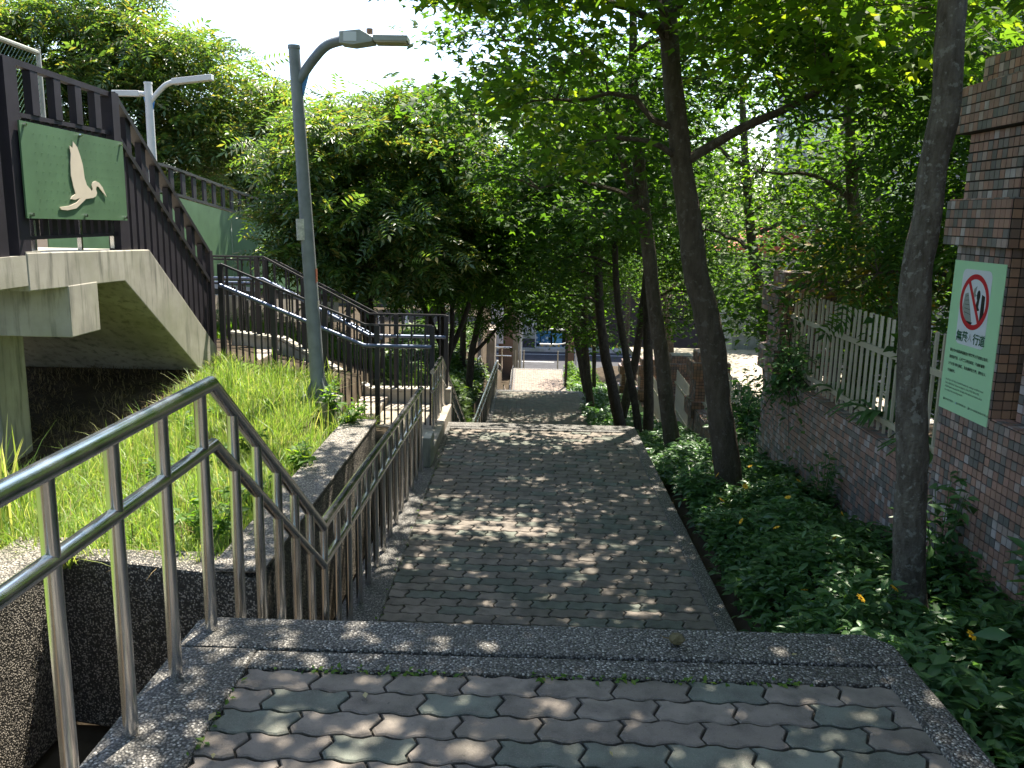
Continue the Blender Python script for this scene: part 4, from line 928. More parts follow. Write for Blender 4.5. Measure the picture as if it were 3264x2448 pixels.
PT = tree('pinnate_tree', 'dark multi-stemmed tree above the clipped hedge', [(-1.45,15.0,-2.2,.10),(-1.45,15,-1.2,.09),(-1.5,15,-.3,.075),(-1.6,15,.8,.06),(-1.6,15,2.2,.03)],
     [(-1.0,14.6,.9,.9,.9,.5),(-1.7,14.3,.6,.9,.9,.5),(-2.2,14.8,1.0,.9,.9,.5),(-1.0,15.2,1.9,1.1,1,.7),(-1.9,15.4,2.2,1.1,1,.7),(-.5,15.2,.5,.7,.7,.4),(-.4,14.9,1.3,.7,.8,.45),(-2.4,15.2,.2,.7,.7,.4)],
     'pinnate', 'leaf_dark', 'bark_dark', 300, 12, .38, 22, LG, .26, forks=[[(-1.45,15,-1.2,.06),(-1.15,15,-.5,.05),(-.85,15,.4,.035),(-.6,15,1.2,.02)],[(-1.47,15,-.9,.055),(-1.8,15,-.2,.045),(-2.2,15,.7,.03)],[(-1.45,15,-1.5,.05),(-1.3,14.9,-.6,.045),(-1.35,14.9,.6,.03)]])
tree('pinnate_tree', 'small forked tree overhanging the third landing', [(-1.35,20,-3.1,.10),(-1.3,20,-2.0,.085),(-1.15,20,-1.1,.07),(-.9,20,0,.05),(-.6,20,1.0,.025)],
     [(-.7,19.6,.1,1,1,.6),(-1.5,19.5,.6,1.1,1,.6),(-.2,20,.8,1,1,.6),(-1.2,20.2,1.7,1.3,1.2,.8),(-2.2,20,.9,1,1,.6),(.2,19.8,-.4,.6,.7,.35),(-.5,19.8,-.9,.5,.6,.3)],
     'pinnate', 'leaf_dark', 'bark_dark', 260, 12, .42, 23, LG, .3, forks=[[(-1.25,20,-1.8,.05),(-.8,20,-1.3,.04),(-.2,20,-.5,.025)]])
bt = tree('pinnate_tree', 'big crowned tree rising behind the footbridge', [(-8.2,18,-3.0,.22),(-8.1,18,-.5,.19),(-8.0,18,1.5,.16),(-7.9,18,3.2,.11),(-7.8,18,4.6,.05)],
     [(-10.2,17,4.0,1.0,1,.45),(-9.3,16.8,4.7,1.0,1,.42),(-8.4,17,5.0,.9,1,.42),(-7.3,16.8,4.5,.9,.9,.42),(-6.3,17.2,4.3,.8,.8,.38),(-5.6,17.2,3.7,.8,.8,.36),(-6.6,17,3.4,.9,.9,.36),(-7.8,16.5,3.7,.9,.9,.38),(-9.0,16.6,3.5,1.0,.9,.42),(-10.4,17,3.0,1,1,.45),(-7.2,16.9,2.6,.9,.9,.36),(-8.5,16.7,2.5,1,.9,.38),(-7.9,17.4,5.6,.6,.6,.35),(-9.9,17,2.0,1.0,1,.42),(-5.9,17.2,2.8,.8,.8,.34),(-5.3,17.3,3.0,.6,.6,.28),(-6.6,17,1.9,.8,.8,.34),(-7.8,16.8,1.5,.8,.8,.34),(-11.3,17,4.2,.9,.9,.4),(-8.2,18,4.2,1.2,1,.5),(-6.8,18.2,3.0,1.1,1,.45),(-9.6,18,2.8,1.2,1,.5)],
     'pinnate', 'leaf_pinnate', 'bark_dark', 620, 14, .42, 24, LG, .22)
copy_tree(PT, (-1.9, 25.5, -3.4), 2.0, 1.05, 'dark tree left of the third landing end')
copy_tree(bt, (-6.2, 26, -3.2), 1.5, .85, 'hazy bright tree between the footbridge tree and the lamp')
copy_tree(bt, (-13.5, 15.5, -2.6), 3.0, 1.0, 'tree at the far left edge behind the chain-link fence')
copy_tree(bt, (-3.4, 30, -3.4), 4.1, .8, 'tree behind the shaded trunks by the far road')
copy_tree(bt, (-10, 34, -3.4), .4, 1.0, 'distant tree far behind the footbridge')
copy_tree(bt, (-4.5, 42, -5), 2.2, 1.1, 'tree over the retaining wall near the underpass')
copy_tree(w5, (5.2, 44.0, -7), .7, 1.1, 'roadside tree right of the sunlit landing')
copy_tree(w5, (9, 38.0, -6.5), 2.9, 1.3, 'tall tree beyond the school yard')
copy_tree(w5, (14, 30.0, -5), 1.9, 1.3, 'tree at the back of the school yard')
copy_tree(bt, (-14, 45, -5), 1.1, 1.3, 'distant tree at the back of the upper road')

# unseen trees added behind and left of the view to block sky light
for i, (src, x, y, sc_, lb) in enumerate(((bt, -6, -5, 1.2, 'added sky-blocking tree up the slope behind and left of the viewpoint'), (bt, 1, -9, 1.4, 'added sky-blocking tree up the slope straight behind the viewpoint'), (w5, 4.8, -4, 1.2, 'added sky-blocking tree behind the near tiled wall'), (bt, -11, 0, 1.1, 'added sky-blocking tree left of the footbridge'), (w5, -3.5, -7, 1.3, 'added sky-blocking tree up the slope beside the path'), (bt, 8, -8, 1.3, 'added sky-blocking tree up the slope on the school side'), (bt, -13, -9, 1.5, 'added sky-blocking tree farthest up the slope on the left'), (bt, -7.6, .6, .95, 'added sky-blocking tree in front of the footbridge deck'), (w5, -5.2, -1.8, 1.0, 'added slim sky-blocking tree on the bank left of the drain'))):
    copy_tree(src, (x, y, .2), 1.3*i, sc_, lb)

# ------------------------------------------------------------------ low planting
rng = np.random.default_rng(77)
def cover_patch(label, x0, x1, y0, y1, dens, size, h, kind, nm='ground_cover', mat='leaf_cover', zfun=bed_z, cat='ground cover'):
    n = int((x1-x0)*(y1-y0)*dens); x = rng.uniform(x0, x1, n); y = rng.uniform(y0, y1, n)
    z = np.array([bed_zz(a, b) for a, b in zip(x, y)])
    hh = h*(.55+.45*np.sin(x*5.1+y*2.3)*np.sin(y*3.7-x*2.2))*(1 - .1*np.clip((1.5-x)/.2, 0, 1)) + .06
    if x0 > 1.3 and x1 < 2.55: x = np.where((y > 4.2) & (x < 1.43), x + .09, x)
    per = 7; ci = np.repeat(np.arange(n), per); k = rng.uniform(.35, 1, n*per)
    pos = np.stack([x[ci]+rng.normal(0, .03, n*per), y[ci]+rng.normal(0, .03, n*per), z[ci]+hh[ci]*k], 1)
    an = rng.uniform(0, 6.28, n*per); out = np.stack([np.cos(an), np.sin(an), .25*np.ones(n*per)], 1)
    V, F = leaves(kind, pos, size, rng, tilt=.38, out=out*2, droop=.0)
    o = obj(nm, npmesh(nm, V, F), M[mat]); return tag(o, label, cat, kind='stuff')
_by = np.linspace(0, 50, 201); BZ = (_by, np.array([bed_z(v) for v in _by]))
cover_patch('dense dark green ground cover between path and tiled wall', 1.33, 2.52, .9, 7.6, 560, .074, .36, 'cover')
cover_patch('ground cover further down the planting strip', 1.42, 2.6, 7.6, 14.5, 400, .085, .36, 'cover')
cover_patch('far ground cover around the thin trunks', 1.55, 2.8, 14.5, 31, 150, .12, .36, 'simple')
cover_patch('sunlit shrub bank beside the lowest landing', 2.05, 3.4, 33, 44, 150, .16, .9, 'simple', 'shrub_bank', 'leaf_bright')
_bz = bed_zz
bed_zz = lambda x, y: left_z(x, y)
cover_patch('leafy bank left of the third landing', -3.6, -1.2, 14.5, 24, 130, .13, .5, 'simple', 'shrub_bank', 'leaf_hedge')
cover_patch('leafy bank left of the lower steps', -4.5, -1.3, 24, 33, 70, .17, .7, 'simple', 'shrub_bank', 'leaf_hedge')
bed_zz = _bz
# taller weedy plant against the wall at the right edge
def weed(name, label, x, y, z, h, n, size, mat, kind='cover', rad=.2, cat='plant', grp=None):
    rt = empty(name, (x, y, z)); tag(rt, label, cat, grp); m = MB(); r = np.random.default_rng(abs(int(x*100+y*10))); P = []; O = []
    for s in range(n):
        a = r.uniform(0, 6.28); q = r.uniform(.2, 1)*rad; hh = h*r.uniform(.6, 1)
        pts = [(x, y, z), (x+q*.4*math.cos(a), y+q*.4*math.sin(a), z+hh*.5), (x+q*math.cos(a), y+q*math.sin(a), z+hh)]
        m.tube(spline(pts, 3), list(np.linspace(.006, .002, 7)), 4, False)
        S = spline(pts, 6)[3:]
        for p in S:
            for _ in range(2): P.append(p+r.normal(0, .015, 3)); O.append((math.cos(a)+r.normal(0, 1), math.sin(a)+r.normal(0, 1), .2))
    m.build('stem', M['leaf_cover'], rt)
    V, F = leaves(kind, np.array(P), size, r, out=np.array(O)*2, tilt=.4, droop=0); obj('foliage', npmesh('foliage', V, F), M[mat], rt)
    return rt
weed('weed', 'tall leafy weed against the tiled wall at the right edge', 2.3, 3.35, -.45, .85, 9, .12, 'leaf_cover', rad=.25)
weed('weed', 'leafy weed between the pale trunk and the wall', 2.35, 4.6, -.7, .75, 8, .10, 'leaf_cover', rad=.22)
weed('weed', 'broad-leaved weed at the lower right corner', 1.95, 2.6, -.45, .62, 10, .11, 'leaf_cover', rad=.35)
weed('weed', 'small climber at the foot of the low wall', 2.4, 6.6, -.9, .6, 7, .07, 'leaf_cover', rad=.2)
weed('weed', 'dark weed below the second pillar', 2.45, 9.3, -1.5, .9, 10, .10, 'leaf_cover', rad=.4)
for lb, x, y, z, h in (('dark bush behind the near end of the picket fence', 3.05, 5.7, -.3, 1.15), ('dark bush behind the middle of the nearest fence', 3.1, 6.7, -.3, 1.2), ('dark bush behind the far end of the nearest fence', 3.1, 7.8, -.4, 1.15), ('bush behind the second picket fence', 3.2, 10.2, -1.4, 1.0), ('bush beyond the middle of the second fence', 3.3, 12.0, -1.8, 1.2)):
    weed('bush', lb, x, y, z, h, 34, .10, 'leaf_dark', 'simple', .55, 'bush', 'bushes behind the picket fences')
def vine(label, c, rad, n, size, mat, seed, kind='simple', name='climbing_plant'):
    r = np.random.default_rng(seed); rt = empty(name, c); tag(rt, label, 'plant'); m = MB(); P = []; O = []
    for k in range(n):
        d = r.normal(0, 1, 3)*np.array(rad); e = np.array(c)+d
        L = limb_mesh(m, c, e, .006, .002, r, 5, .2, 4)
        for q in L[1:]:
            for _ in range(6): P.append(q+r.normal(0, .05, 3)); O.append(d+r.normal(0, .3, 3))
    m.build('stem', M['bark_dark'], rt)
    V, F = leaves(kind, np.array(P), size, r, out=np.array(O), tilt=.6); obj('foliage', npmesh('foliage', V, F), M[mat], rt)
vine('leafy climber spilling over the low wall by the second pillar', (2.5, 8.1, -.05), (.12, .45, .28), 42, .075, 'leaf_cover', 5)
vine('dark climber tumbling over the fence beyond the second pillar', (2.62, 9.9, -.95), (.1, .5, .3), 30, .09, 'leaf_cover', 6)
def strap_plant(label, x, y, z, n, L, seed):
    r = np.random.default_rng(seed); rt = empty('strap_leaf_plant', (x, y, z)); tag(rt, label, 'plant', 'strap-leaved plants by the picket fence'); 
    for k in range(n):
        a = r.uniform(0, 6.28); l = L*r.uniform(.6, 1); m = MB(); V = []; pts = []
        dx, dy = math.cos(a), math.sin(a)
        for t in np.linspace(0, 1, 6):
            c = np.array([x+dx*l*.75*t, y+dy*l*.75*t, z+l*(1.1*t-.95*t*t)]); w = .028*math.sin(math.pi*min(1, .12+.88*t))+.002
            pts += [c+np.array([-dy*w, dx*w, .008]), c, c+np.array([dy*w, -dx*w, .008])]
        F = []
        for i in range(5):
            for j in range(2): F.append((i*3+j, i*3+j+1, i*3+j+4, i*3+j+3))
        m.add(pts, F); me = bpy.data.meshes.new('leaf'); me.from_pydata(m.v, [], m.f); me.update(); obj('leaf', me, M['leaf_cover'], rt, True)
strap_plant('strap-leaved plant poking through the nearest fence', 2.72, 6.3, -.1, 22, .62, 1)
strap_plant('strap-leaved plant close behind the pale trunk', 2.75, 5.5, -.15, 20, .6, 2)
strap_plant('strap-leaved plant beside the leafy climber', 2.75, 7.2, -.1, 18, .55, 3)
# yellow daisies
pet = MB()
for k in range(8):
    a = k*math.pi/4; c, s = math.cos(a), math.sin(a)
    pet.add([(c*.005-s*.003, s*.005+c*.003, 0), (c*.018-s*.006, s*.018+c*.006, .003), (c*.026, s*.026, 0), (c*.018+s*.006, s*.018-c*.006, .003), (c*.005+s*.003, s*.005-c*.003, 0)], [(0, 1, 2, 3, 4)])
pme = bpy.data.meshes.new('petals'); pme.from_pydata(pet.v, [], pet.f); pme.materials.append(M['petal'])
cb = MB().tube([(0, 0, -.004), (0, 0, .004)], [.008, .005], 8); cme = bpy.data.meshes.new('core'); cme.from_pydata(cb.v, [], cb.f); cme.materials.append(M['petal_core'])
fl = [(1.62,2.35),(1.75,3.1),(1.50,3.55),(1.72,3.72),(1.55,4.4),(1.8,4.7),(1.62,5.2),(1.5,5.6),(1.9,5.9),(1.7,6.3),(1.48,6.1),(2.1,5.4),(2.2,6.6),(1.95,3.0),(2.15,2.8),(1.6,6.8),(2.0,7.3),(1.75,7.6)]
for i, (x, y) in enumerate(fl):
    e = bpy.data.objects.new('daisy', None); sc.collection.objects.link(e); e.location = (x, y, bed_zz(x, y)+.40); e.rotation_euler = (R(40+20*math.sin(i*3)), R(20*math.cos(i*5)), i*.7)
    ordn = ('', 'second', 'third', 'fourth', 'fifth', 'sixth', 'seventh', 'eighth', 'ninth', 'tenth', 'eleventh', 'twelfth', 'thirteenth', 'fourteenth', 'fifteenth', 'sixteenth', 'seventeenth', 'farthest')
    rank = sorted(fl, key=lambda q: q[1]).index((x, y))
    tag(e, 'large open yellow daisy beside the nearest kerb corner' if rank == 0 else 'small yellow daisy in the ground cover, %s from the camera' % ordn[rank], 'flower', 'yellow daisies in the ground cover')
    for nm, me in (('petals', pme), ('core', cme)):
        o = bpy.data.objects.new(nm, me); sc.collection.objects.link(o); o.parent = e
    st_ = MB().tube([(0, 0, 0), (0, -.03, -.2)], .002, 4); sme = bpy.data.meshes.new('stem'); sme.from_pydata(st_.v, [], st_.f); sme.materials.append(M['leaf_cover'])
    o = bpy.data.objects.new('stem', sme); sc.collection.objects.link(o); o.parent = e; 
# grass bed
def grass(name, label, n, regions, hmin, hmax, mat, w=.0045, seed=3, lean=.35):
    r = np.random.default_rng(seed); X = []; Y = []
    for (x0, x1, y0, y1, wt) in regions:
        k = int(n*wt); X.append(r.uniform(x0, x1, k)); Y.append(r.uniform(y0, y1, k))
    x = np.concatenate(X); y = np.concatenate(Y)
    den = np.sin(x*2.9+1.3*np.sin(y*1.7))*np.sin(y*2.3+1.1*np.sin(x*2.1))+.35*np.sin(x*9+y*7); keep = r.uniform(-1.25, .1, len(x)) < den; x, y = x[keep], y[keep]; n = len(x)
    z = np.array([left_z(a, b) for a, b in zip(x, y)])
    clump = .6+.4*np.sin(x*4.2+1)*np.sin(y*3.1+.5)
    h = r.uniform(hmin, hmax, n)*(.6+.6*clump); a = r.uniform(0, 6.28, n); ln = np.abs(r.normal(.25, lean, n))*h; b = a+r.normal(0, .4, n)
    dx, dy = np.cos(a), np.sin(a); wx, wy = -np.sin(b)*w, np.cos(b)*w
    def pt(t, s): return np.stack([x+dx*ln*t**1.8+wx*s, y+dy*ln*t**1.8+wy*s, z-.02+h*(t-.25*t**3*np.minimum(1.6, ln/h))], 1)
    V = np.stack([pt(0, 1), pt(0, -1), pt(.45, .9), pt(.45, -.9), pt(.78, .55), pt(.78, -.55), pt(1, 0)], 1)
    f = np.array([(0,1,3),(0,3,2),(2,3,5),(2,5,4),(4,5,6)])
    F = f[None]+(np.arange(n)*7)[:, None, None]
    o = obj(name, npmesh(name, V.reshape(-1, 3), F.reshape(-1, 3)), M[mat]); return tag(o, label, 'grass', kind='stuff')
grass('grass', 'sunlit long grass filling the raised bed', 62000, [(-3.3, -1.62, 4.40, 9.1, .8), (-5.2, -2.9, 2.6, 5.7, .2), (-3.6,-2.9,4.4,6.2,.1)], .06, .20, 'grass_blade', .0032, 3, .7)
grass('tall_grass', 'scattered long seeding grass over the raised bed', 2600, [(-3.2, -1.64, 4.45, 8.6, 1)], .2, .42, 'grass_blade', .0028, 13, .6)
grass('tall_grass', 'tall upright grass blades by the bridge column', 700, [(-3.9, -2.95, 4.1, 4.9, 1)], .45, .8, 'grass_blade', .007, 5, .12)
grass('tall_grass', 'long grass fringe round the lamp base and steps', 500, [(-2.9, -1.65, 7.4, 9.0, 1)], .18, .42, 'grass_blade', .005, 6)
grass('dead_grass', 'dead straw stalks mixed through the raised bed', 2200, [(-3.3, -1.64, 4.42, 9.0, 1)], .08, .26, 'straw', .003, 21, 1.0)
grass('verge_grass', 'sunlit grass on the slope behind the side stair', 6000, [(-4.6, -1.6, 11.2, 14, 1)], .12, .3, 'leaf_bright', .01, 7)
grass('dry_grass', 'dry straw lying in the shade under the stair', 5000, [(-5.6, -3.35, 5.9, 8.8, 1)], .04, .12, 'straw', .004, 8, 1.2)
o = MB(); V = []; F = []
gx = np.linspace(-3.32, -1.66, 22); gy = np.linspace(4.50, 9.1, 22)
V = [(a, b, left_z(a, b)+.006+.015*math.sin(a*7)*math.sin(b*6)) for b in gy for a in gx]
F = [q for j in range(21) for i in range(21) for q in ((j*22+i, j*22+i+1, j*22+i+23), (j*22+i, j*22+i+23, j*22+i+22))]
o = obj('turf', npmesh('turf', V, F), M['grass_ground']); tag(o, 'green turf surface of the raised bed', 'turf', kind='structure')
V = [(a, b, left_z(a, b)+.006) for b in np.linspace(-2, 4.19, 10) for a in np.linspace(-6, -2.87, 8)]
F = [q for j in range(9) for i in range(7) for q in ((j*8+i, j*8+i+1, j*8+i+9), (j*8+i, j*8+i+9, j*8+i+8))]
o = obj('turf', npmesh('turf', V, F), M['grass_ground']); tag(o, 'turf left of the sunken drain', 'turf', kind='structure')
# weeds in the bed
for i, (lb, x, y, h) in enumerate((('pale-leaved weed at the wall end by the steps', -1.6, 7.5, .28), ('leafy weed sprawling on the wall coping', -1.66, 6.2, .22), ('broad weed in the near corner of the grass bed', -1.8, 4.7, .3), ('yellowish weed at the lamp foot', -1.85, 8.05, .35))):
    weed('weed', lb, x, y, -.5, h, 8, .06, 'leaf_bright', 'simple', .22)
for i in range(10):
    x = -2.0-.12*i; y = 5.0+.41*i
    weed('weed', ('low broad-leaved weed in the grass bed, %s of the scattered ones' % ('nearest', 'second', 'third', 'fourth', 'fifth', 'sixth', 'seventh', 'eighth', 'ninth', 'farthest')[i]), x+.35*math.sin(i*2.1), y, -.5, .2, 7, .05, 'leaf_bright', 'simple', .2, grp='weeds in the grass bed')
# clipped hedge shrubs left of the middle steps
for lb, x, y, z, rx, ry, h, sd in (('rounded hedge shrub nearest the side platform', -1.75, 11.4, -1.5, .55, .8, .85, 41), ('clipped hedge shrub beside the descending handrail', -1.45, 13.1, -2.1, .45, .9, .95, 42), ('bushy hedge shrub by the third landing', -1.55, 15.2, -2.7, .6, 1.0, 1.2, 43), ('low hedge shrub behind the side stair', -2.7, 11.7, -1.2, .7, .5, .75, 44), ('dark hedge shrub behind the stair landing', -3.8, 11.9, -.8, .7, .5, .75, 45), ('dark hedge shrub under the ramp edge', -4.8, 12.1, -.7, .7, .5, .7, 46), ('dark hedge shrub below the feathery tree', -3.3, 13.0, -1.2, .8, .6, .9, 47)):
    r = np.random.default_rng(sd); rt = empty('hedge_shrub', (x, y, z)); tag(rt, lb, 'shrub', 'hedge shrubs beside the steps'); m = MB()
    for k in range(14):
        e = (x+r.normal(0, rx*.4), y+r.normal(0, ry*.5), z+h*r.uniform(.4, .85)); m.tube([(x+r.normal(0, .1), y+r.normal(0, .1), z-.3), e], [.014, .005], 5)
    m.build('stem', M['bark_dark'], rt)
    n = 2600; d = unit(r.normal(0, 1, (n, 3))); d[:, 2] = np.abs(d[:, 2]); q = r.uniform(.35, 1.05, n)**.5
    P = np.stack([x+d[:, 0]*q*rx, y+d[:, 1]*q*ry, z+.1+d[:, 2]*q*h], 1)
    V, F = leaves('frond', P, .13, r, out=d*2.5, tilt=.7, droop=-.1); obj('foliage', npmesh('foliage', V, F), M['leaf_hedge'], rt)

# ------------------------------------------------------------------ small things on the near landing
rk = empty('stone', (.53, 2.68, .012)); tag(rk, 'small mossy stone lying on the nosing', 'stone')
r = np.random.default_rng(2); import bmesh
bm = bmesh.new(); bmesh.ops.create_icosphere(bm, subdivisions=2, radius=.025)
for v in bm.verts: v.co = Vector((v.co.x*1.1, v.co.y*.9, v.co.z*.8)) * (1+r.uniform(-.16, .16)) + Vector((.53, 2.68, .033))
me = bpy.data.meshes.new('rock'); bm.to_mesh(me); bm.free(); obj('rock', me, M['stone_rock'], rk)
MB().tube([(.505, 2.68, .035), (.485, 2.665, .045), (.47, 2.665, .056)], [.003, .002, .001], 4).build('twig', M['straw'], rk)
lt = [(-.86,2.05),(-.80,2.02),(-.86,2.2),(.25,2.08),(.9,2.62),(-.45,2.3)]
for i, (x, y) in enumerate(lt):
    V, F = leaves('simple', np.array([[x, y, .013 if y < 2.47 and x > -.86 else .018]]), .018+.008*(i % 3), np.random.default_rng(i), tilt=.15)
    V[:, 2] = np.maximum(V[:, 2], .0125 if abs(x) > .85 or y > 2.4 else .003); o = obj('fallen_leaf', npmesh('fallen_leaf', V, F), M['litter_leaf'])
    tag(o, 'tiny dry leaf on the nearest landing, ' + ('by the left kerb close to the camera', 'on the paver right of the left kerb', 'in the left kerb joint further on', 'alone on the middle pavers', 'on the nosing towards the right end', 'on the pavers left of the middle')[i], 'leaf', 'fallen leaves on the landing')
rng = np.random.default_rng(9); P = []
for k in range(150):
    P.append((rng.choice([-.45, -.3, .1, .32, .55, .8, -.62])+rng.normal(0, .05), 2.465+rng.normal(0, .008), .006))
for k in range(160):
    y = rng.uniform(1.4, 2.4) if k < 70 else rng.uniform(4.6, 9); P.append((-.862+rng.normal(0, .008), y, .006 if y < 3 else -.994))
V, F = leaves('simple', np.array(P), .022, rng, tilt=.5); o = obj('moss', npmesh('moss', V, F), M['leaf_bright']); tag(o, 'tufts of moss and tiny weeds in the kerb joints', 'moss', kind='stuff')

# ------------------------------------------------------------------ far end: road, underpass, buildings
o = MB().box(-60, 60, 49.2, 60.4, -8.3, -7.99).build('road', M['asphalt']); tag(o, 'asphalt road crossing at the foot of the path', 'road', kind='structure')
rp2 = empty('road_marking', (0, 55, -7.98)); tag(rp2, 'white lane lines on the road', 'marking', kind='structure')
for x0, x1, y in ((-20, 20, 59.2), (-20, 1.9, 56.0), (-20, .9, 53.0)): MB().box(x0, x1, y-.07, y+.07, -7.989, -7.985).build('lane_line', M['road_paint'], rp2)
kb = empty('kerb', (1, 61, -8)); tag(kb, 'raised concrete kerb with a striped hazard edge', 'kerb', kind='structure')
MB().box(-20, 20, 60.4, 61.8, -8.3, -7.75).build('kerb_body', M['concrete_pale'], kb)
for i in range(26): MB().box(.2+.3*i, .2+.3*i+.15, 61.3, 61.38, -7.748, -7.55).build('stripe', M['hazard_yellow' if i % 2 else 'cloth_black'], kb)
for i, (x0, lb) in enumerate(((.3, 'left blue utility cabinet painted with white flowers'), (1.05, 'middle blue utility cabinet painted with white flowers'), (1.9, 'right paler blue utility cabinet under the lamp'))):
    cb_ = empty('utility_cabinet', (x0+.35, 61.6, -7.75)); tag(cb_, lb, 'cabinet', 'blue utility cabinets by the road'); h = (.98, .98, .8)[i]
    MB().box(x0, x0+.7, 61.4, 62.2, -7.75, -7.75+h).build('body', M['cabinet_blue' if i < 2 else 'cabinet_top'], cb_, bevel=.02)
    MB().box(x0-.02, x0+.72, 61.38, 62.25, -7.749+h, -7.70+h).build('lid', M['cabinet_top'], cb_, bevel=.01)
    if i < 2:
        for (u, v, q) in ((.2, .45, .11), (.45, .62, .14), (.52, .3, .1), (.15, .2, .05), (.35, .18, .05)):
            pts = []
            for k in range(20):
                a = 2*math.pi*k/20; pts.append((x0+u+q*(.6+.4*math.cos(5*a))*math.cos(a), -7.75+v+q*(.6+.4*math.cos(5*a))*math.sin(a)))
            MB().prism(pts, 'y', 61.392, 61.396).build('painted_flower', M['flower_white'], cb_)
vd = empty('viaduct', (0, 66, -8)); tag(vd, 'concrete viaduct over the dark underpass', 'viaduct')
MB().box(-.35, .62, 60.6, 64.5, -8.2, -1.5).build('pier', M['concrete_pale'], vd)
MB().box(-.36, .63, 60.59, 64.51, -8.2, -7.1).build('pier_base', M['asphalt'], vd)
MB().box(.63, .72, 60.9, 61.0, -8, -4).build('drain_pipe', M['pole_white'], vd)
MB().box(-25, 25, 60.6, 112, -1.5, 0).build('deck', M['concrete_pale'], vd)
MB().box(-25, 25, 112, 113, -13.5, 0).build('back_wall', M['underpass_brown'], vd)
MB().box(1.3, 3.4, 111.7, 111.95, -7.4, -4.4).build('wall_panel', M['concrete_pale'], vd)
MB().box(-25, -.36, 64.5, 66, -9, -1.5).build('side_wall', M['concrete_pale'], vd); MB().box(6, 25, 64.5, 66, -9.5, -1.5).build('side_wall', M['underpass_brown'], vd)
# brick and pale columns on the left of the lowest landing
cg = empty('gate_column', (-.9, 47, -8)); tag(cg, 'rough reddish column with pale corner posts left of the road', 'column')
MB().box(-1.5, -.72, 46.6, 47.4, -8.2, -2.8).build('rough_body', M['brick_red'], cg)
MB().box(-.719, -.42, 46.62, 47.2, -8.2, -2.6).build('pale_edge', M['concrete_warm'], cg)
MB().tube([(-.30, 46.8, -8.1), (-.30, 46.8, -2.5)], .10, 12).build('white_pipe', M['pole_white'], cg, True)
MB().box(-1.95, -1.25, 46.3, 46.58, -5.4, -3.2).build('white_box', M['sign_white'], cg)
MB().box(2.35, 2.75, 48.2, 48.6, -8.2, -4.6).build('brick_pier', M['brick_red'], None); o = bpy.data.objects['brick_pier']; tag(o, 'narrow brick pier at the right of the road opening', 'pier')
rw = empty('upper_wall', (-2.6, 40, -6)); tag(rw, 'pale retaining wall below the upper road', 'wall')
MB().box(-3.0, -2.2, 41, 46, -8, -3.6).build('wall', M['concrete_warm'], rw); MB().box(-2.199, -1.6, 43.5, 46, -8, -4.3).build('wall_end', M['concrete_warm'], rw)
fr_ = handrail('short pale guard rail across the left of the lowest landing', [(-1.75, 44.6, -5.35), (-.75, 44.61, -5.35)], [(44.6, -6.6), (44.605, -6.6)], .45, .05, .04, 'guard rails by the lowest landing', 8)
for x, pl in ((-.55, 'left'), (-.3, 'middle'), (-.1, 'right'), (1.75, '')):
    o = MB().tube([(x, 46.0, -7), (x, 46.0, -5.7)], [.05, .03], 8).build('baluster_post', M['picket'], None); tag(o, 'pale slanting handrail post at the last steps right side' if x > 1 else 'pale pointed handrail post at the last steps, %s of three' % pl, 'post', None if x > 1 else 'handrail posts at the last steps')
ur = MB().box(-40, -3.2, 33.6, 46, -3.6, -3.36).build('upper_road', M['asphalt']); tag(ur, 'grey upper road seen under the trees', 'road', kind='structure')
us = MB().box(-40, -3.2, 31.0, 33.59, -3.6, -3.3).build('pavement', M['concrete_warm']); tag(us, 'sunlit pinkish pavement beside the upper road', 'pavement', kind='structure')
for x, y, lb in ((-5.6, 32.2, 'bright pale bollard left under the trees'), (-4.5, 32.0, 'bright pale bollard right under the trees')):
    o = MB().tube([(x, y, -3.3), (x, y, -2.5), (x, y, -2.3)], [.07, .07, .03], 10).build('bollard', M['bollard_pale'], None, True); tag(o, lb, 'bollard', 'bollards by the upper road')
# ochre wall with a dark shutter behind the stair trees
vn = empty('garden_wall', (-8, 30, -3.3)); tag(vn, 'ochre wall with a dark shutter behind the stair trees', 'wall')
MB().box(-13, -6.2, 46.2, 46.6, -3.5, .5).build('wall', simple('ochre', (.30, .22, .08), .8), vn); MB().box(-9.5, -7.0, 46.1, 46.19, -2.6, -.3).build('shutter', M['cloth_black'], vn)
# person in the underpass
pe = empty('person', (2.05, 100, -12.5)); tag(pe, 'distant person in a dark top and red shorts under the viaduct', 'person')
def skinned(name, vs, es, rs, mat):
    me = bpy.data.meshes.new(name); me.from_pydata([(x+2.05, y+100, z-12.51) for x, y, z in vs], es, []); o = obj(name, me, M[mat], pe)
    md = o.modifiers.new('skin', 'SKIN'); 
    for i, rr_ in enumerate(rs): me.skin_vertices[0].data[i].radius = (rr_, rr_)
    me.skin_vertices[0].data[0].use_root = True; o.modifiers.new('sub', 'SUBSURF').levels = 1; return o
skinned('body', [(0,0,.95),(0,0,1.2),(0,0,1.42),(0,0,1.52),(0,0,1.66),(.2,0,1.38),(.27,-.03,1.1),(.25,-.15,.88),(-.2,0,1.38),(-.27,-.03,1.1),(-.25,-.15,.88),(.1,0,.85),(.11,-.02,.48),(.12,.02,.06),(.12,-.12,.04),(-.1,0,.85),(-.12,.04,.48),(-.13,.1,.06),(-.13,-.04,.04)],
        [(0,1),(1,2),(2,3),(3,4),(2,5),(5,6),(6,7),(2,8),(8,9),(9,10),(0,11),(11,12),(12,13),(13,14),(0,15),(15,16),(16,17),(17,18)], [.13,.12,.11,.055,.10,.055,.042,.035,.055,.042,.035,.085,.06,.04,.035,.085,.06,.04,.035], 'skin')
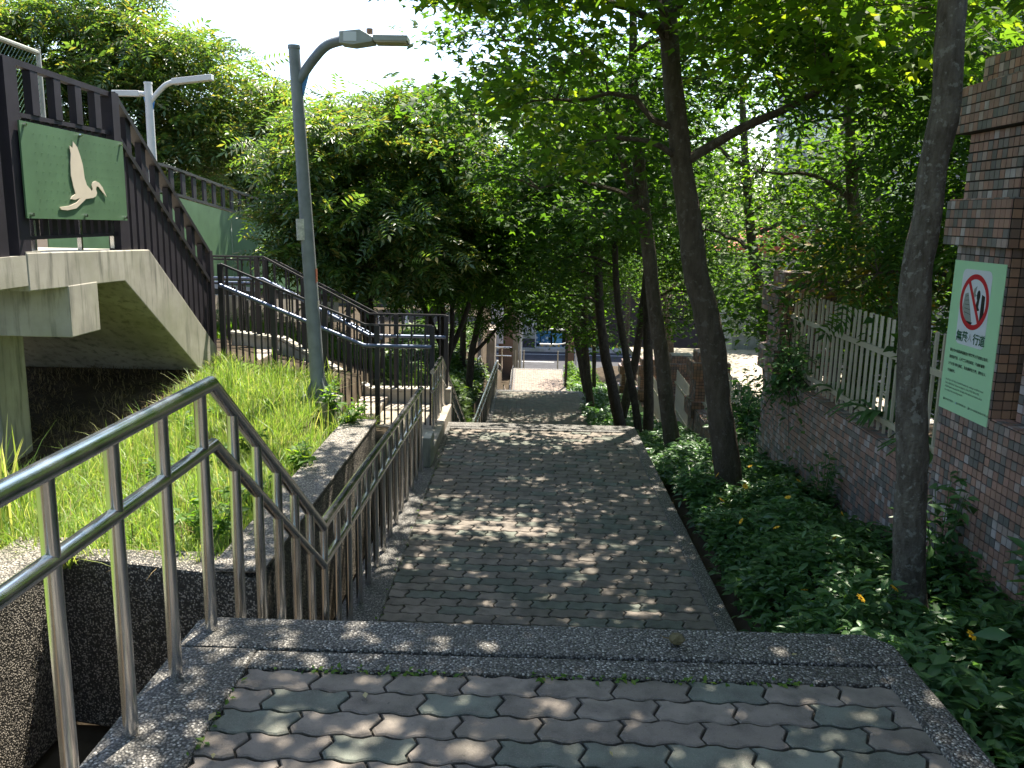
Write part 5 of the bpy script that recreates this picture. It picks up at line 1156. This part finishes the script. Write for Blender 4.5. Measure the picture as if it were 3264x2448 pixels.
skinned('shirt', [(0,0,1.0),(0,0,1.2),(0,0,1.42),(.2,0,1.39),(.25,-.02,1.2),(-.2,0,1.39),(-.25,-.02,1.2)], [(0,1),(1,2),(2,3),(3,4),(2,5),(5,6)], [.16,.15,.13,.075,.065,.075,.065], 'cloth_black')
skinned('shorts', [(0,0,.98),(.1,0,.82),(.115,-.01,.55),(-.1,0,.82),(-.115,.02,.55)], [(0,1),(1,2),(0,3),(3,4)], [.155,.105,.095,.105,.095], 'cloth_red')
skinned('hair', [(0,.02,1.70),(0,.04,1.64)], [(0,1)], [.11,.09], 'cloth_black')
# school building and red-roofed hut behind the trees
sb = empty('school_building', (14, 24, -4)); tag(sb, 'grey brick school building with white-framed windows behind the trees', 'building')
t = NT('brick_grey'); p = t.n('NewGeometry').outputs['Position']; bk = t.n('TexBrick'); bk.inputs['Scale'].default_value = 1.0
mp = t.n('Mapping'); mp.inputs['Rotation'].default_value = (R(90), 0, 0); t.l(p, mp.inputs[0])
sw = t.n('SeparateXYZ'); t.l(p, sw.inputs[0]); ad = t.n('Math', operation='ADD'); t.l(sw.outputs[0], ad.inputs[0]); t.l(sw.outputs[1], ad.inputs[1])
cx_ = t.n('CombineXYZ'); t.l(ad.outputs[0], cx_.inputs[0]); t.l(sw.outputs[2], cx_.inputs[1]); t.l(cx_.outputs[0], bk.inputs['Vector'])
for k, v in (('Color1', (.36,.33,.37,1)), ('Color2', (.29,.27,.30,1)), ('Mortar', (.14,.13,.14,1))): bk.inputs[k].default_value = v
bk.inputs['Brick Width'].default_value = .24; bk.inputs['Row Height'].default_value = .085; bk.inputs['Mortar Size'].default_value = .012
t.base(bk.outputs[0]); t.set(.8); M['brick_grey'] = t.m
MB().box(11, 24, 18, 40, -5, 11).build('wall', M['brick_grey'], sb)
for fl_ in range(4):
    for k in range(5):
        y = 19.6+4.2*k; z = -2.2+3.3*fl_
        w_ = MB().box(10.90, 11.02, y, y+2.2, z, z+1.7).build('window', M['window_frame'], sb)
        for j in range(2): MB().box(10.885, 10.899, y+.08+1.06*j, y+1.06+1.06*j, z+.08, z+1.62).build('pane', M['glass_dark'], w_)
    for k in range(4):
        x = 12+2.9*k; z = -2.2+3.3*fl_
        w_ = MB().box(x, x+1.8, 17.90, 18.02, z, z+1.7).build('window', M['window_frame'], sb)
        for j in range(2): MB().box(x+.08+.86*j, x+.86+.86*j, 17.885, 17.899, z+.08, z+1.62).build('pane', M['glass_dark'], w_)
for y in (18.3, 23.2, 27.6): MB().box(10.7, 10.98, y, y+.5, -5, 11).build('pilaster', M['window_frame'], sb)
ht = empty('hut', (8, 30, -4)); tag(ht, 'small pale hut with a red roof in the school yard', 'hut')
MB().box(7.0, 9.6, 29, 32, -5, .4).build('wall', M['concrete_pale'], ht)
MB().prism([(6.7, .4), (9.9, .4), (8.3, 1.3)], 'y', 28.7, 32.3).build('roof', M['roof_red'], ht)
yd = MB().box(3.4, 10.6, 13.5, 28, -2.9, -2.72).build('yard', M['concrete_warm']); tag(yd, 'sunlit paved yard behind the boundary wall', 'yard', kind='structure')
